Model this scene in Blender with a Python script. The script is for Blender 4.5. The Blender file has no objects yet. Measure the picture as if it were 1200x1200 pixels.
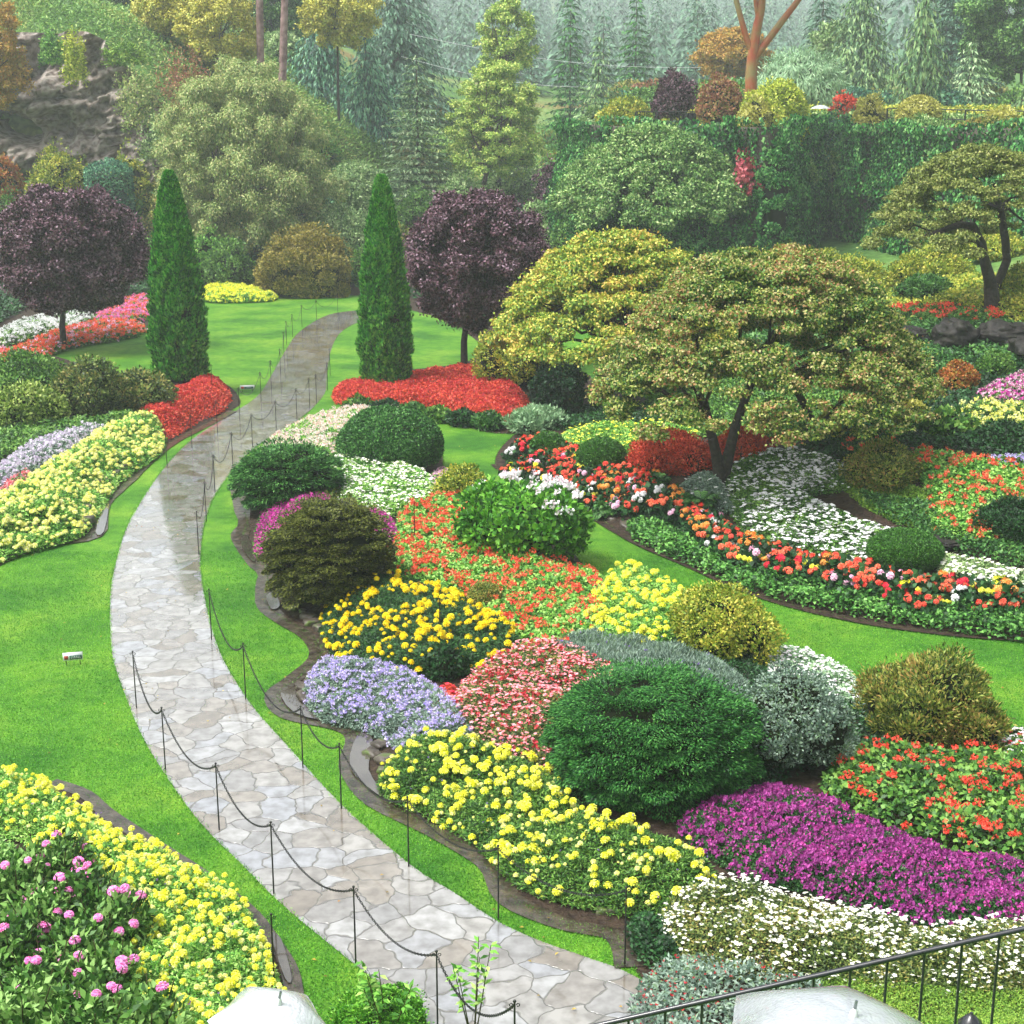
import bpy, math, random
import numpy as np
from mathutils import Vector
from mathutils.geometry import delaunay_2d_cdt

# ------------------------------------------------------------------ camera, sky, sun, exposure
CAM_H, PITCH, FPX = 9.5, math.radians(15.0), 1752.0
SC = bpy.context.scene
COL = SC.collection
cam_d = bpy.data.cameras.new('camera'); cam = bpy.data.objects.new('camera', cam_d); COL.objects.link(cam)
cam_d.sensor_width = 36; cam_d.lens = 36 * FPX / 1200; cam_d.clip_end = 5000; cam_d.clip_start = 0.1
cam.location = (0, 0, CAM_H); cam.rotation_euler = (math.radians(90) - PITCH, 0, 0)
SC.camera = cam
SUN_EL, SUN_AZ = math.radians(62), math.radians(-110)     # azimuth measured from +Y towards +X
world = bpy.data.worlds.new('World'); SC.world = world; world.use_nodes = True
wn = world.node_tree; wn.nodes.clear()
sky = wn.nodes.new('ShaderNodeTexSky'); sky.sky_type = 'NISHITA'; sky.sun_disc = False
sky.sun_elevation = SUN_EL; sky.sun_rotation = SUN_AZ; sky.dust_density = 6; sky.air_density = 1; sky.altitude = 0
hsv = wn.nodes.new('ShaderNodeHueSaturation'); hsv.inputs['Saturation'].default_value = 0.22; hsv.inputs['Value'].default_value = 1.0
bg = wn.nodes.new('ShaderNodeBackground'); bg.inputs['Strength'].default_value = 0.135
wo = wn.nodes.new('ShaderNodeOutputWorld')
wn.links.new(sky.outputs[0], hsv.inputs['Color']); wn.links.new(hsv.outputs[0], bg.inputs[0]); wn.links.new(bg.outputs[0], wo.inputs[0])
sun_d = bpy.data.lights.new('sun', 'SUN'); sun_d.energy = 1.5; sun_d.angle = math.radians(14); sun_d.color = (1, .97, .92)
sun = bpy.data.objects.new('sun', sun_d); COL.objects.link(sun)
sdir = Vector((math.sin(SUN_AZ) * math.cos(SUN_EL), math.cos(SUN_AZ) * math.cos(SUN_EL), math.sin(SUN_EL)))
sun.rotation_euler = sdir.to_track_quat('Z', 'Y').to_euler()
SC.view_settings.view_transform = 'Standard'; SC.view_settings.look = 'None'
SC.view_settings.exposure = 1.1; SC.view_settings.gamma = 1
SC.cycles.max_bounces = 8; SC.cycles.diffuse_bounces = 3; SC.cycles.glossy_bounces = 2
SC.cycles.transmission_bounces = 3; SC.cycles.volume_bounces = 5; SC.cycles.transparent_max_bounces = 6
SC.cycles.use_fast_gi = False
SC.cycles.use_denoising = True

RNG = np.random.default_rng(7)
random.seed(7)
cP, sP = math.cos(PITCH), math.sin(PITCH)

# ------------------------------------------------------------------ maths helpers
def tslope(py):
    u = (600 - py) / FPX
    return (-sP + u * cP) / (cP + u * sP)
def xslope(px, py):
    u = (600 - py) / FPX
    return ((px - 600) / FPX) / (cP + u * sP)
def C(px, py, Y):                                  # the world point seen at a pixel, Y metres ahead
    return (xslope(px, py) * Y, Y, CAM_H + Y * tslope(py))
def depth(x, y, z):
    return y * cP - (z - CAM_H) * sP
def vnoise(p, seed=0):
    p = np.asarray(p, float) + seed * 17.37
    i = np.floor(p).astype(np.int64); f = p - i; f = f * f * (3 - 2 * f)
    def h(a, b, c):
        n = (a * 374761393 + b * 668265263 + c * 2147483647 + 1013904223) & 0xffffffff
        n = ((n ^ (n >> 13)) * 1274126177) & 0xffffffff
        n = (n ^ (n >> 16)) & 0xffff
        return n / 32767.5 - 1
    r = 0
    for dx in (0, 1):
        for dy in (0, 1):
            for dz in (0, 1):
                w = (f[:, 0] if dx else 1 - f[:, 0]) * (f[:, 1] if dy else 1 - f[:, 1]) * (f[:, 2] if dz else 1 - f[:, 2])
                r = r + w * h(i[:, 0] + dx, i[:, 1] + dy, i[:, 2] + dz)
    return r
def fbm(p, seed=0, o=3):
    r = 0; a = 1; p = np.asarray(p, float)
    for k in range(o):
        r = r + a * vnoise(p * 2 ** k, seed + k); a *= .5
    return r / 1.75
def unit(v):
    return v / np.maximum(np.linalg.norm(v, axis=-1, keepdims=True), 1e-9)
def rdir(n, rng=None):
    return unit((rng or RNG).normal(size=(n, 3)))
def sstep(a, b, x):
    t = np.clip((x - a) / (b - a), 0, 1); return t * t * (3 - 2 * t)
def in_poly(x, y, poly):
    x = np.asarray(x, float); y = np.asarray(y, float)
    c = np.zeros(x.shape, bool); n = len(poly)
    for i in range(n):
        x1, y1 = poly[i]; x2, y2 = poly[(i + 1) % n]
        if y1 == y2: continue
        c ^= ((y1 > y) != (y2 > y)) & (x < (x2 - x1) * (y - y1) / (y2 - y1) + x1)
    return c
def edge_dist(x, y, poly, closed=True):
    x = np.asarray(x, float); y = np.asarray(y, float)
    d = np.full(x.shape, 1e9); n = len(poly)
    for i in range(n if closed else n - 1):
        x1, y1 = poly[i]; x2, y2 = poly[(i + 1) % n]
        dx, dy = x2 - x1, y2 - y1
        t = np.clip(((x - x1) * dx + (y - y1) * dy) / (dx * dx + dy * dy + 1e-9), 0, 1)
        d = np.minimum(d, np.hypot(x - x1 - t * dx, y - y1 - t * dy))
    return d
def area(poly):
    a = 0
    for i in range(len(poly)):
        x1, y1 = poly[i]; x2, y2 = poly[(i + 1) % len(poly)]
        a += x1 * y2 - x2 * y1
    return abs(a) / 2
def smooth_poly(pts, closed=True, k=4):            # Catmull-Rom
    out = []; n = len(pts)
    for i in range(n if closed else n - 1):
        if closed: p = [pts[(i + j - 1) % n] for j in range(4)]
        else: p = [pts[max(0, min(n - 1, i + j - 1))] for j in range(4)]
        for s in range(k):
            t = s / k
            out.append(tuple(.5 * (2 * p[1][a] + (p[2][a] - p[0][a]) * t + (2 * p[0][a] - 5 * p[1][a] + 4 * p[2][a] - p[3][a]) * t * t
                                   + (3 * p[1][a] - p[0][a] - 3 * p[2][a] + p[3][a]) * t ** 3) for a in range(len(p[0]))))
    if not closed: out.append(tuple(pts[-1]))
    return out

# ------------------------------------------------------------------ terrain
ctl = []
for px, ys in ((0, (14, 18, 24, 32, 42, 54, 66, 78, 86)), (200, (14, 18, 24, 32, 42, 54, 66, 78, 86)), (400, (14, 18, 24, 32, 42, 54, 66, 78, 86)),
               (560, (14, 18, 24, 32, 42, 54, 66, 76)), (700, (14, 18, 24, 32, 44, 52)), (900, (14, 18, 24, 28)), (1200, (14, 18, 22, 25))):
    for Y in ys:
        x = (px - 600) / FPX * Y * 1.02
        ctl.append((x, Y, -0.3))
ctl += [(-40, 20, 1), (-40, 50, 1.5), (-50, 80, 4), (40, 20, 3), (-8, -30, 0), (30, -30, 2), (-40, -30, 2)]
ctl += [C(60, 190, 97), C(200, 190, 97), C(60, 66, 100), (-60, 100, 16), C(150, 70, 101), C(100, 0, 125), C(0, -20, 130), C(250, 170, 99), C(250, 70, 114),
        C(350, 120, 112), C(410, 165, 110), C(445, 235, 108), C(430, 300, 95), C(300, 40, 130), C(450, 120, 140), C(620, 200, 130), C(600, 262, 100), C(560, 300, 92),
        C(660, 262, 97), C(600, 150, 170), C(750, 150, 170), C(600, 100, 220), C(900, 90, 200), C(300, 20, 180), C(600, 110, 300), C(1000, 105, 300), C(200, 30, 300), 
        C(600, 80, 450), C(100, 20, 450), C(1200, 70, 450), C(600, 20, 700), C(100, 0, 700), C(1200, 20, 700), C(600, -30, 950), C(100, -30, 950), C(1200, -30, 950), (-500, 700, 70), (500, 700, 70), (-200, 150, 40), (200, 150, 25), (300, 0, 10), (-300, 0, 10)]
ctl += [C(845, 565, 36), C(1000, 600, 33), C(1150, 560, 34), C(1150, 480, 40), C(1190, 400, 46), C(1165, 362, 50), C(1050, 365, 55), C(960, 370, 56), C(1100, 330, 62),
        C(1300, 480, 40), C(800, 430, 52), C(850, 480, 44), (30, 45, 5), (30, 60, 6), (22, 40, 3), (20, 30, 1.4), C(950, 330, 74)]
ctl = np.array(ctl)
def _kern(r): return r ** 1.5
def _fit(c, lam=.02):
    n = len(c); d = np.hypot(c[:, None, 0] - c[None, :, 0], c[:, None, 1] - c[None, :, 1])
    A = np.zeros((n + 3, n + 3)); A[:n, :n] = _kern(d) + np.eye(n) * lam
    A[:n, n] = 1; A[:n, n + 1] = c[:, 0]; A[:n, n + 2] = c[:, 1]; A[n:, :n] = A[:n, n:].T
    b = np.zeros(n + 3); b[:n] = c[:, 2]
    return np.linalg.solve(A, b)
_w = _fit(ctl)
WALL = [C(p, 300, Y)[:2] for p, Y in ((672, 96), (690, 87), (745, 81), (860, 78), (905, 77), (952, 93), (1010, 85), (1100, 76), (1220, 70), (1400, 60))]
PLAT = WALL + [(60, 60), (90, 110), (90, 210), (18, 210), (8, 140), (5, 105)]
def base_z(x, y):
    x = np.atleast_1d(np.asarray(x, float)); y = np.atleast_1d(np.asarray(y, float))
    sh = x.shape; x = x.ravel(); y = y.ravel(); z = np.empty(len(x))
    for s in range(0, len(x), 20000):
        d = np.hypot(x[s:s+20000, None] - ctl[None, :, 0], y[s:s+20000, None] - ctl[None, :, 1])
        z[s:s+20000] = _kern(d) @ _w[:-3] + _w[-3] + _w[-2] * x[s:s+20000] + _w[-1] * y[s:s+20000]
    z = np.maximum(z - .05, 0)
    z = z
    z = np.clip(z, 0, 100)
    near = (y < 14) & (y > -40)
    z = np.where(y < 14, np.maximum(np.clip(4.2 - (y - 5) * .5, 0, 7.9) * np.where(y < 5, 1, 1), 0), z)
    cl = sstep(-13.5, -19, x) * (x > -60); z = z * (1 - cl * (y > 92) * (y < 100.5)) + np.minimum(z, 5.2) * cl * (y > 92) * (y < 100.5)
    ins = in_poly(x, y, PLAT); d = edge_dist(x, y, PLAT)
    pz = 8.45 + .02 * (y - 80)
    w = np.where(ins, sstep(.3, 1.6, d), 0)
    z = z * (1 - w) + np.maximum(pz, z) * w
    return z.reshape(sh)
GX = np.concatenate([np.arange(-640, -120, 40), np.arange(-120, -50, 4), np.arange(-50, 50.1, .8), np.arange(54, 120, 4), np.arange(120, 641, 40)])
GY = np.concatenate([np.arange(-200, -40, 40), np.arange(-40, 4, 3), np.arange(4, 125, .8), np.arange(125, 220, 4), np.arange(220, 1001, 20)])
_XX, _YY = np.meshgrid(GX, GY)
_ZZ = base_z(_XX, _YY)
_ZZ = _ZZ + np.where(_YY > 95, fbm(np.stack([_XX.ravel() * .09, _YY.ravel() * .09, 0 * _XX.ravel()], 1), 5).reshape(_XX.shape) * .6, 0) * (_ZZ > .5)
def lookup(x, y):
    x = np.clip(np.atleast_1d(np.asarray(x, float)), GX[0], GX[-1] - 1e-3); y = np.clip(np.atleast_1d(np.asarray(y, float)), GY[0], GY[-1] - 1e-3)
    i = np.clip(np.searchsorted(GX, x, side='right') - 1, 0, len(GX) - 2); j = np.clip(np.searchsorted(GY, y, side='right') - 1, 0, len(GY) - 2)
    a = (x - GX[i]) / (GX[i + 1] - GX[i]); b = (y - GY[j]) / (GY[j + 1] - GY[j])
    return _ZZ[j, i] * (1 - a) * (1 - b) + _ZZ[j, i + 1] * a * (1 - b) + _ZZ[j + 1, i] * (1 - a) * b + _ZZ[j + 1, i + 1] * a * b
BEDS = []                                            # (polygon, mound height, width)
def Z(x, y):
    x = np.atleast_1d(np.asarray(x, float)); y = np.atleast_1d(np.asarray(y, float))
    z = lookup(x, y)
    for poly, mh, mw in BEDS:
        ins = in_poly(x, y, poly)
        if ins.any():
            d = edge_dist(x[ins], y[ins], poly); z[ins] += .004 + mh * sstep(.25, mw, d)
    return z
_ys = np.concatenate([np.arange(8, 60, .12), np.arange(60, 130, .3), np.arange(130, 950, 3)])
def P(px, py, dz=0.0):                               # where the ray through a pixel meets the ground (+dz)
    xs = xslope(px, py) * _ys; zs = CAM_H + _ys * tslope(py); g = Z(xs, _ys) + dz
    k = np.nonzero((zs < g) & (_ys > 12))[0]
    if not len(k): k = [len(_ys) - 1]
    k = k[0]
    if k == 0: return (xs[0], _ys[0], zs[0])
    a = (zs[k - 1] - g[k - 1]) / max(1e-6, (zs[k - 1] - g[k - 1]) - (zs[k] - g[k]))
    Y = _ys[k - 1] + a * (_ys[k] - _ys[k - 1])
    x = xslope(px, py) * Y
    return (x, Y, float(Z(x, Y)[0]))
def PL(pts, dz=0.0): return [P(a, b, dz)[:2] for a, b in pts]

# ------------------------------------------------------------------ mesh builder and object helpers
class MB:
    def __init__(s): s.v = []; s.f = []; s.n = 0
    def add(s, V, F, m=0):
        V = np.asarray(V, np.float32).reshape(-1, 3); F = np.asarray(F, np.int64)
        s.v.append(V); s.f.append((F + s.n, m)); s.n += len(V); return s
    def build(s, name, mats, parent=None, loc=(0, 0, 0), smooth=False):
        me = bpy.data.meshes.new(name)
        if s.n:
            V = np.concatenate(s.v); nl = sum(f.size for f, _ in s.f); nf = sum(len(f) for f, _ in s.f)
            me.vertices.add(s.n); me.vertices.foreach_set('co', V.ravel())
            me.loops.add(nl); me.loops.foreach_set('vertex_index', np.concatenate([f.ravel() for f, _ in s.f]).astype(np.int32))
            me.polygons.add(nf)
            tot = np.concatenate([np.full(len(f), f.shape[1]) for f, _ in s.f])
            st = np.concatenate([[0], np.cumsum(tot)[:-1]]).astype(np.int32)
            me.polygons.foreach_set('loop_start', st)
            me.polygons.foreach_set('material_index', np.concatenate([np.full(len(f), m) for f, m in s.f]).astype(np.int32))
            if smooth: me.polygons.foreach_set('use_smooth', np.ones(nf, bool))
            me.update(calc_edges=True)
        for m in (mats if isinstance(mats, (list, tuple)) else [mats]): me.materials.append(m)
        o = bpy.data.objects.new(name, me); COL.objects.link(o)
        if parent is not None: o.parent = parent
        o.location = loc
        return o
def tag(o, label, cat, group=None, kind=None):
    o['label'] = label
    if cat: o['category'] = cat
    if group: o['group'] = group
    if kind: o['kind'] = kind
    return o
def empty(name, loc, label, cat, group=None, rz=0):
    o = bpy.data.objects.new(name, None); COL.objects.link(o); o.location = loc; o.rotation_euler = (0, 0, rz); o.empty_display_size = .2
    return tag(o, label, cat, group)
def copy_tree(o, loc=None, rz=None, sc=None, label=None):
    def rec(a, par):
        c = a.copy(); COL.objects.link(c); c.parent = par
        for ch in list(a.children): rec(ch, c)
        return c
    r = rec(o, None)
    if loc is not None: r.location = loc
    if rz is not None: r.rotation_euler = (0, 0, rz)
    if sc is not None: r.scale = (sc, sc, sc)
    if label: r['label'] = label
    return r
def struct(o): o['kind'] = 'structure'; return o

def leaves(mb, Pt, D, N, L, W, m=0, fold=.2, droop=.12):
    n = len(Pt); D = unit(D); S = unit(np.cross(D, N)); N = np.cross(S, D)
    L = np.broadcast_to(np.asarray(L, float), (n,))[:, None]; W = np.broadcast_to(np.asarray(W, float), (n,))[:, None]
    V = np.empty((n, 4, 3)); V[:, 0] = Pt; V[:, 1] = Pt + D * L * .5 + S * W * .5 + N * W * fold
    V[:, 2] = Pt + D * L - N * L * droop; V[:, 3] = Pt + D * L * .5 - S * W * .5 + N * W * fold
    mb.add(V, np.arange(n * 4).reshape(n, 4), m)
def tube(mb, pts, rad, seg=7, m=0, cap=True):
    pts = np.asarray(pts, float); n = len(pts); rad = np.broadcast_to(rad, (n,))
    T = unit(np.gradient(pts, axis=0)); ref = np.array([0.31, .2, .93]) if abs(T[0][2]) < .9 else np.array([1, 0.05, 0])
    A = unit(np.cross(T, ref)); B = np.cross(T, A)
    a = np.linspace(0, 2 * math.pi, seg, endpoint=False)
    V = pts[:, None] + rad[:, None, None] * (A[:, None] * np.cos(a)[None, :, None] + B[:, None] * np.sin(a)[None, :, None])
    F = []
    for i in range(n - 1):
        for j in range(seg):
            F.append((i * seg + j, i * seg + (j + 1) % seg, (i + 1) * seg + (j + 1) % seg, (i + 1) * seg + j))
    mb.add(V, F, m)
    if cap: mb.add(V[-1], [list(range(seg))], m); mb.add(V[0], [list(range(seg))[::-1]], m)
def box(mb, c, s, m=0, rz=0):
    c = np.asarray(c, float); s = np.asarray(s, float) / 2
    V = np.array([(x, y, z) for x in (-1, 1) for y in (-1, 1) for z in (-1, 1)], float) * s
    if rz: V = V @ np.array([[math.cos(rz), math.sin(rz), 0], [-math.sin(rz), math.cos(rz), 0], [0, 0, 1]])
    mb.add(V + c, [(0, 1, 3, 2), (4, 6, 7, 5), (0, 4, 5, 1), (2, 3, 7, 6), (0, 2, 6, 4), (1, 5, 7, 3)], m)
def sphere_grid(nu, nv, zlo=-1.0):
    th = np.linspace(0, math.pi if zlo <= -1 else math.acos(zlo), nv); ph = np.linspace(0, 2 * math.pi, nu, endpoint=False)
    V = np.array([(math.sin(t) * math.cos(p), math.sin(t) * math.sin(p), math.cos(t)) for t in th for p in ph])
    F = [(i * nu + j, i * nu + (j + 1) % nu, (i + 1) * nu + (j + 1) % nu, (i + 1) * nu + j) for i in range(nv - 1) for j in range(nu)]
    return V, F
def stamp(mb, T, Pt, sc, Nn=None, m=0, rng=None):    # copies of a small template, its +Z turned to Nn
    rng = rng or RNG; TV, TF = T; n = len(Pt); k = len(TV)
    if n == 0: return
    if Nn is None: Nn = unit(rdir(n, rng) * .35 + np.array([0, 0, 1]))
    Nn = unit(Nn); a = rdir(n, rng); X = unit(np.cross(Nn, a)); Y = np.cross(Nn, X)
    sc = np.broadcast_to(np.asarray(sc, float), (n,))
    V = (TV[None, :, 0:1] * X[:, None] + TV[None, :, 1:2] * Y[:, None] + TV[None, :, 2:3] * Nn[:, None]) * sc[:, None, None] + np.asarray(Pt)[:, None]
    F = TF[None] + (np.arange(n) * k)[:, None, None]
    mb.add(V, F.reshape(-1, TF.shape[1]), m)
def t_pom(rings=((0, 4, .25), (30, 7, .5), (60, 9, .8), (88, 10, 1.0)), rg=3, flat=.75):
    b = MB(); r = np.random.default_rng(rg)
    for ang, n, rr in rings:
        for j in range(n):
            a = math.radians(ang + r.uniform(-6, 6)); p = 2 * math.pi * (j + r.uniform(-.2, .2)) / n
            d = np.array([math.sin(a) * math.cos(p), math.sin(a) * math.sin(p), math.cos(a)])
            t = np.array([math.cos(a) * math.cos(p), math.cos(a) * math.sin(p), -math.sin(a)])
            c = d * np.array([1, 1, flat])
            leaves(b, (c * .78)[None], (t * .7 + d * .5)[None], d[None], .62, .62, 0, .15, .1)
    V, F = sphere_grid(7, 5); b.add(V * np.array([.8, .8, .8 * flat]), F)
    return np.concatenate(b.v), np.concatenate([f for f, _ in b.f])
def t_umbel(n=16, rg=1, flat=.7, s=.55):
    b = MB(); r = np.random.default_rng(rg); d = unit(r.normal(size=(n, 3))); d[:, 2] = np.abs(d[:, 2]); d = unit(d)
    leaves(b, d * np.array([1, 1, flat]) * .7, rdir(n, r), d, s, s, 0, -.1, 0)
    return np.concatenate(b.v), np.concatenate([f for f, _ in b.f])
def t_star(n=5, w=.8, cup=.15):
    b = MB()
    for j in range(n):
        a = 2 * math.pi * j / n; leaves(b, np.array([[0, 0, 0.]]), np.array([[math.cos(a), math.sin(a), cup]]), np.array([[0, 0, 1.]]), 1, w, 0, .05, .1)
    return np.concatenate(b.v), np.concatenate([f for f, _ in b.f])
def t_tuft(n=9, rg=2, spread=.8, w=.2):
    b = MB(); r = np.random.default_rng(rg); d = unit(r.normal(size=(n, 3)) * spread + np.array([0, 0, 1])); d[:, 2] = np.abs(d[:, 2])
    leaves(b, d * .05, d, rdir(n, r), r.uniform(.7, 1, n), w, 0, .2, .25)
    return np.concatenate(b.v), np.concatenate([f for f, _ in b.f])
def t_spray(n=7, rg=5, w=.28):                       # flat conifer spray along +Z turned outward
    b = MB(); r = np.random.default_rng(rg)
    leaves(b, np.array([[0, 0, 0.]]), np.array([[0, 0, 1.]]), np.array([[0, 1., 0]]), 1, w, 0, .1, .15)
    for j in range(n - 1):
        t = .1 + .75 * j / (n - 1); s = 1 if j % 2 else -1
        leaves(b, np.array([[0, 0, t * .8]]), np.array([[s * .8, r.uniform(-.3, .3), .75]]), np.array([[0, 1., 0]]), .5 * (1.15 - t), w * .8, 0, .1, .2)
    return np.concatenate(b.v), np.concatenate([f for f, _ in b.f])
T_POM, T_POMF = t_pom(), t_pom(((0, 3, .3), (40, 5, .7), (80, 7, 1.)), 4)
T_UMB, T_UMBF, T_STAR, T_TUFT, T_SPRAY = t_umbel(22), t_umbel(9, 2, .7, .8), t_star(), t_tuft(), t_spray()

# ------------------------------------------------------------------ materials
def lin(h):
    h = h.lstrip('#'); c = [int(h[i:i + 2], 16) / 255 for i in (0, 2, 4)]
    return np.array([x / 12.92 if x <= .04045 else ((x + .055) / 1.055) ** 2.4 for x in c])
def newmat(name):
    m = bpy.data.materials.new(name); m.use_nodes = True; nt = m.node_tree; nt.nodes.clear()
    out = nt.nodes.new('ShaderNodeOutputMaterial'); b = nt.nodes.new('ShaderNodeBsdfPrincipled'); nt.links.new(b.outputs[0], out.inputs[0])
    return m, nt, b, out
def ramp(nt, cols, pos=None, interp='LINEAR'):
    r = nt.nodes.new('ShaderNodeValToRGB'); r.color_ramp.interpolation = interp; e = r.color_ramp.elements
    pos = pos or [i / max(1, len(cols) - 1) for i in range(len(cols))]
    while len(e) < len(cols): e.new(.5)
    for i, c in enumerate(cols): e[i].position = pos[i]; e[i].color = (*c, 1)
    return r
KF = 1.06
def leafmat(name, cols, k=1.0, rough=.5, tr=.14, spec=.35, patch=.25, pscale=1.3):
    """random tone for each leaf, plus broad lighter and darker patches; foliage gets a darkest stop as painted shade"""
    m, nt, b, out = newmat(name)
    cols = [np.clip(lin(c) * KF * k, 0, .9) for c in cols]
    if not name.startswith('f_'): cols = [cols[0] * .6] + cols  # extra dark stop puts shade between the leaves into their colour
    geo = nt.nodes.new('ShaderNodeNewGeometry'); r = ramp(nt, cols)
    nz = nt.nodes.new('ShaderNodeTexNoise'); nz.inputs['Scale'].default_value = pscale; nz.inputs['Detail'].default_value = 2
    nt.links.new(geo.outputs['Position'], nz.inputs['Vector'])
    mx = nt.nodes.new('ShaderNodeMath'); mx.operation = 'MULTIPLY_ADD'; mx.inputs[1].default_value = 1.0
    sub = nt.nodes.new('ShaderNodeMath'); sub.operation = 'MULTIPLY_ADD'; sub.inputs[1].default_value = patch * 5; sub.inputs[2].default_value = -patch * 2.5
    nt.links.new(nz.outputs[0], sub.inputs[0]); nt.links.new(geo.outputs['Random Per Island'], mx.inputs[0]); nt.links.new(sub.outputs[0], mx.inputs[2])
    nt.links.new(mx.outputs[0], r.inputs[0]); nt.links.new(r.outputs[0], b.inputs['Base Color'])
    b.inputs['Roughness'].default_value = rough; b.inputs['Specular IOR Level'].default_value = spec
    if tr > 0:
        t = nt.nodes.new('ShaderNodeBsdfTranslucent'); nt.links.new(r.outputs[0], t.inputs[0])
        ms = nt.nodes.new('ShaderNodeMixShader'); ms.inputs[0].default_value = tr
        nt.links.new(b.outputs[0], ms.inputs[1]); nt.links.new(t.outputs[0], ms.inputs[2]); nt.links.new(ms.outputs[0], out.inputs[0])
    return m
def plain(name, c, rough=.6, spec=.3, metal=0, c2=None, scale=8, bump=0, k=1, coat=0):
    m, nt, b, out = newmat(name)
    a = lin(c) * k; a2 = lin(c2) * k if c2 else a * .7
    geo = nt.nodes.new('ShaderNodeNewGeometry'); nz = nt.nodes.new('ShaderNodeTexNoise'); nz.inputs['Scale'].default_value = scale; nz.inputs['Detail'].default_value = 6
    nt.links.new(geo.outputs['Position'], nz.inputs['Vector'])
    r = ramp(nt, [a2, a], [.35, .65]); nt.links.new(nz.outputs[0], r.inputs[0]); nt.links.new(r.outputs[0], b.inputs['Base Color'])
    b.inputs['Roughness'].default_value = rough; b.inputs['Metallic'].default_value = metal; b.inputs['Specular IOR Level'].default_value = spec
    b.inputs['Coat Weight'].default_value = coat; b.inputs['Coat Roughness'].default_value = .1
    if bump:
        bp = nt.nodes.new('ShaderNodeBump'); bp.inputs['Strength'].default_value = bump; bp.inputs['Distance'].default_value = .1
        nt.links.new(nz.outputs[0], bp.inputs['Height']); nt.links.new(bp.outputs[0], b.inputs['Normal'])
    return m
def grass_mat():
    m, nt, b, out = newmat('lawn grass')
    geo = nt.nodes.new('ShaderNodeNewGeometry')
    def noise(s, d=4):
        n = nt.nodes.new('ShaderNodeTexNoise'); n.inputs['Scale'].default_value = s; n.inputs['Detail'].default_value = d
        nt.links.new(geo.outputs['Position'], n.inputs['Vector']); return n
    n1, n2, n3 = noise(.45, 3), noise(28, 3), noise(3.5, 4)
    r1 = ramp(nt, [np.array([.036, .14, .014]), np.array([.078, .225, .018]), np.array([.135, .28, .026])], [.32, .5, .68])
    r2 = ramp(nt, [np.array([.6] * 3), np.array([1.] * 3), np.array([1.4, 1.3, 1.2])], [.3, .5, .72])
    r3 = ramp(nt, [np.array([.72, .8, .8]), np.array([1.12, 1.06, 1.])], [.35, .6])
    def mul(a, b_):
        x = nt.nodes.new('ShaderNodeMix'); x.data_type = 'RGBA'; x.blend_type = 'MULTIPLY'; x.inputs[0].default_value = 1
        nt.links.new(a, x.inputs[6]); nt.links.new(b_, x.inputs[7]); return x.outputs[2]
    nt.links.new(n1.outputs[0], r1.inputs[0]); nt.links.new(n2.outputs[0], r2.inputs[0]); nt.links.new(n3.outputs[0], r3.inputs[0])
    c = mul(mul(r1.outputs[0], r2.outputs[0]), r3.outputs[0]); nt.links.new(c, b.inputs['Base Color'])
    b.inputs['Roughness'].default_value = .7; b.inputs['Specular IOR Level'].default_value = .15
    bp = nt.nodes.new('ShaderNodeBump'); bp.inputs['Strength'].default_value = .6; bp.inputs['Distance'].default_value = .03
    nt.links.new(n2.outputs[0], bp.inputs['Height']); nt.links.new(bp.outputs[0], b.inputs['Normal'])
    return m
def ground_mat(gm):
    """lawn near, rough hillside of grass, bracken and leaf litter further off (by real position, where each grows)"""
    nt = gm.node_tree
    return gm
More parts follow.
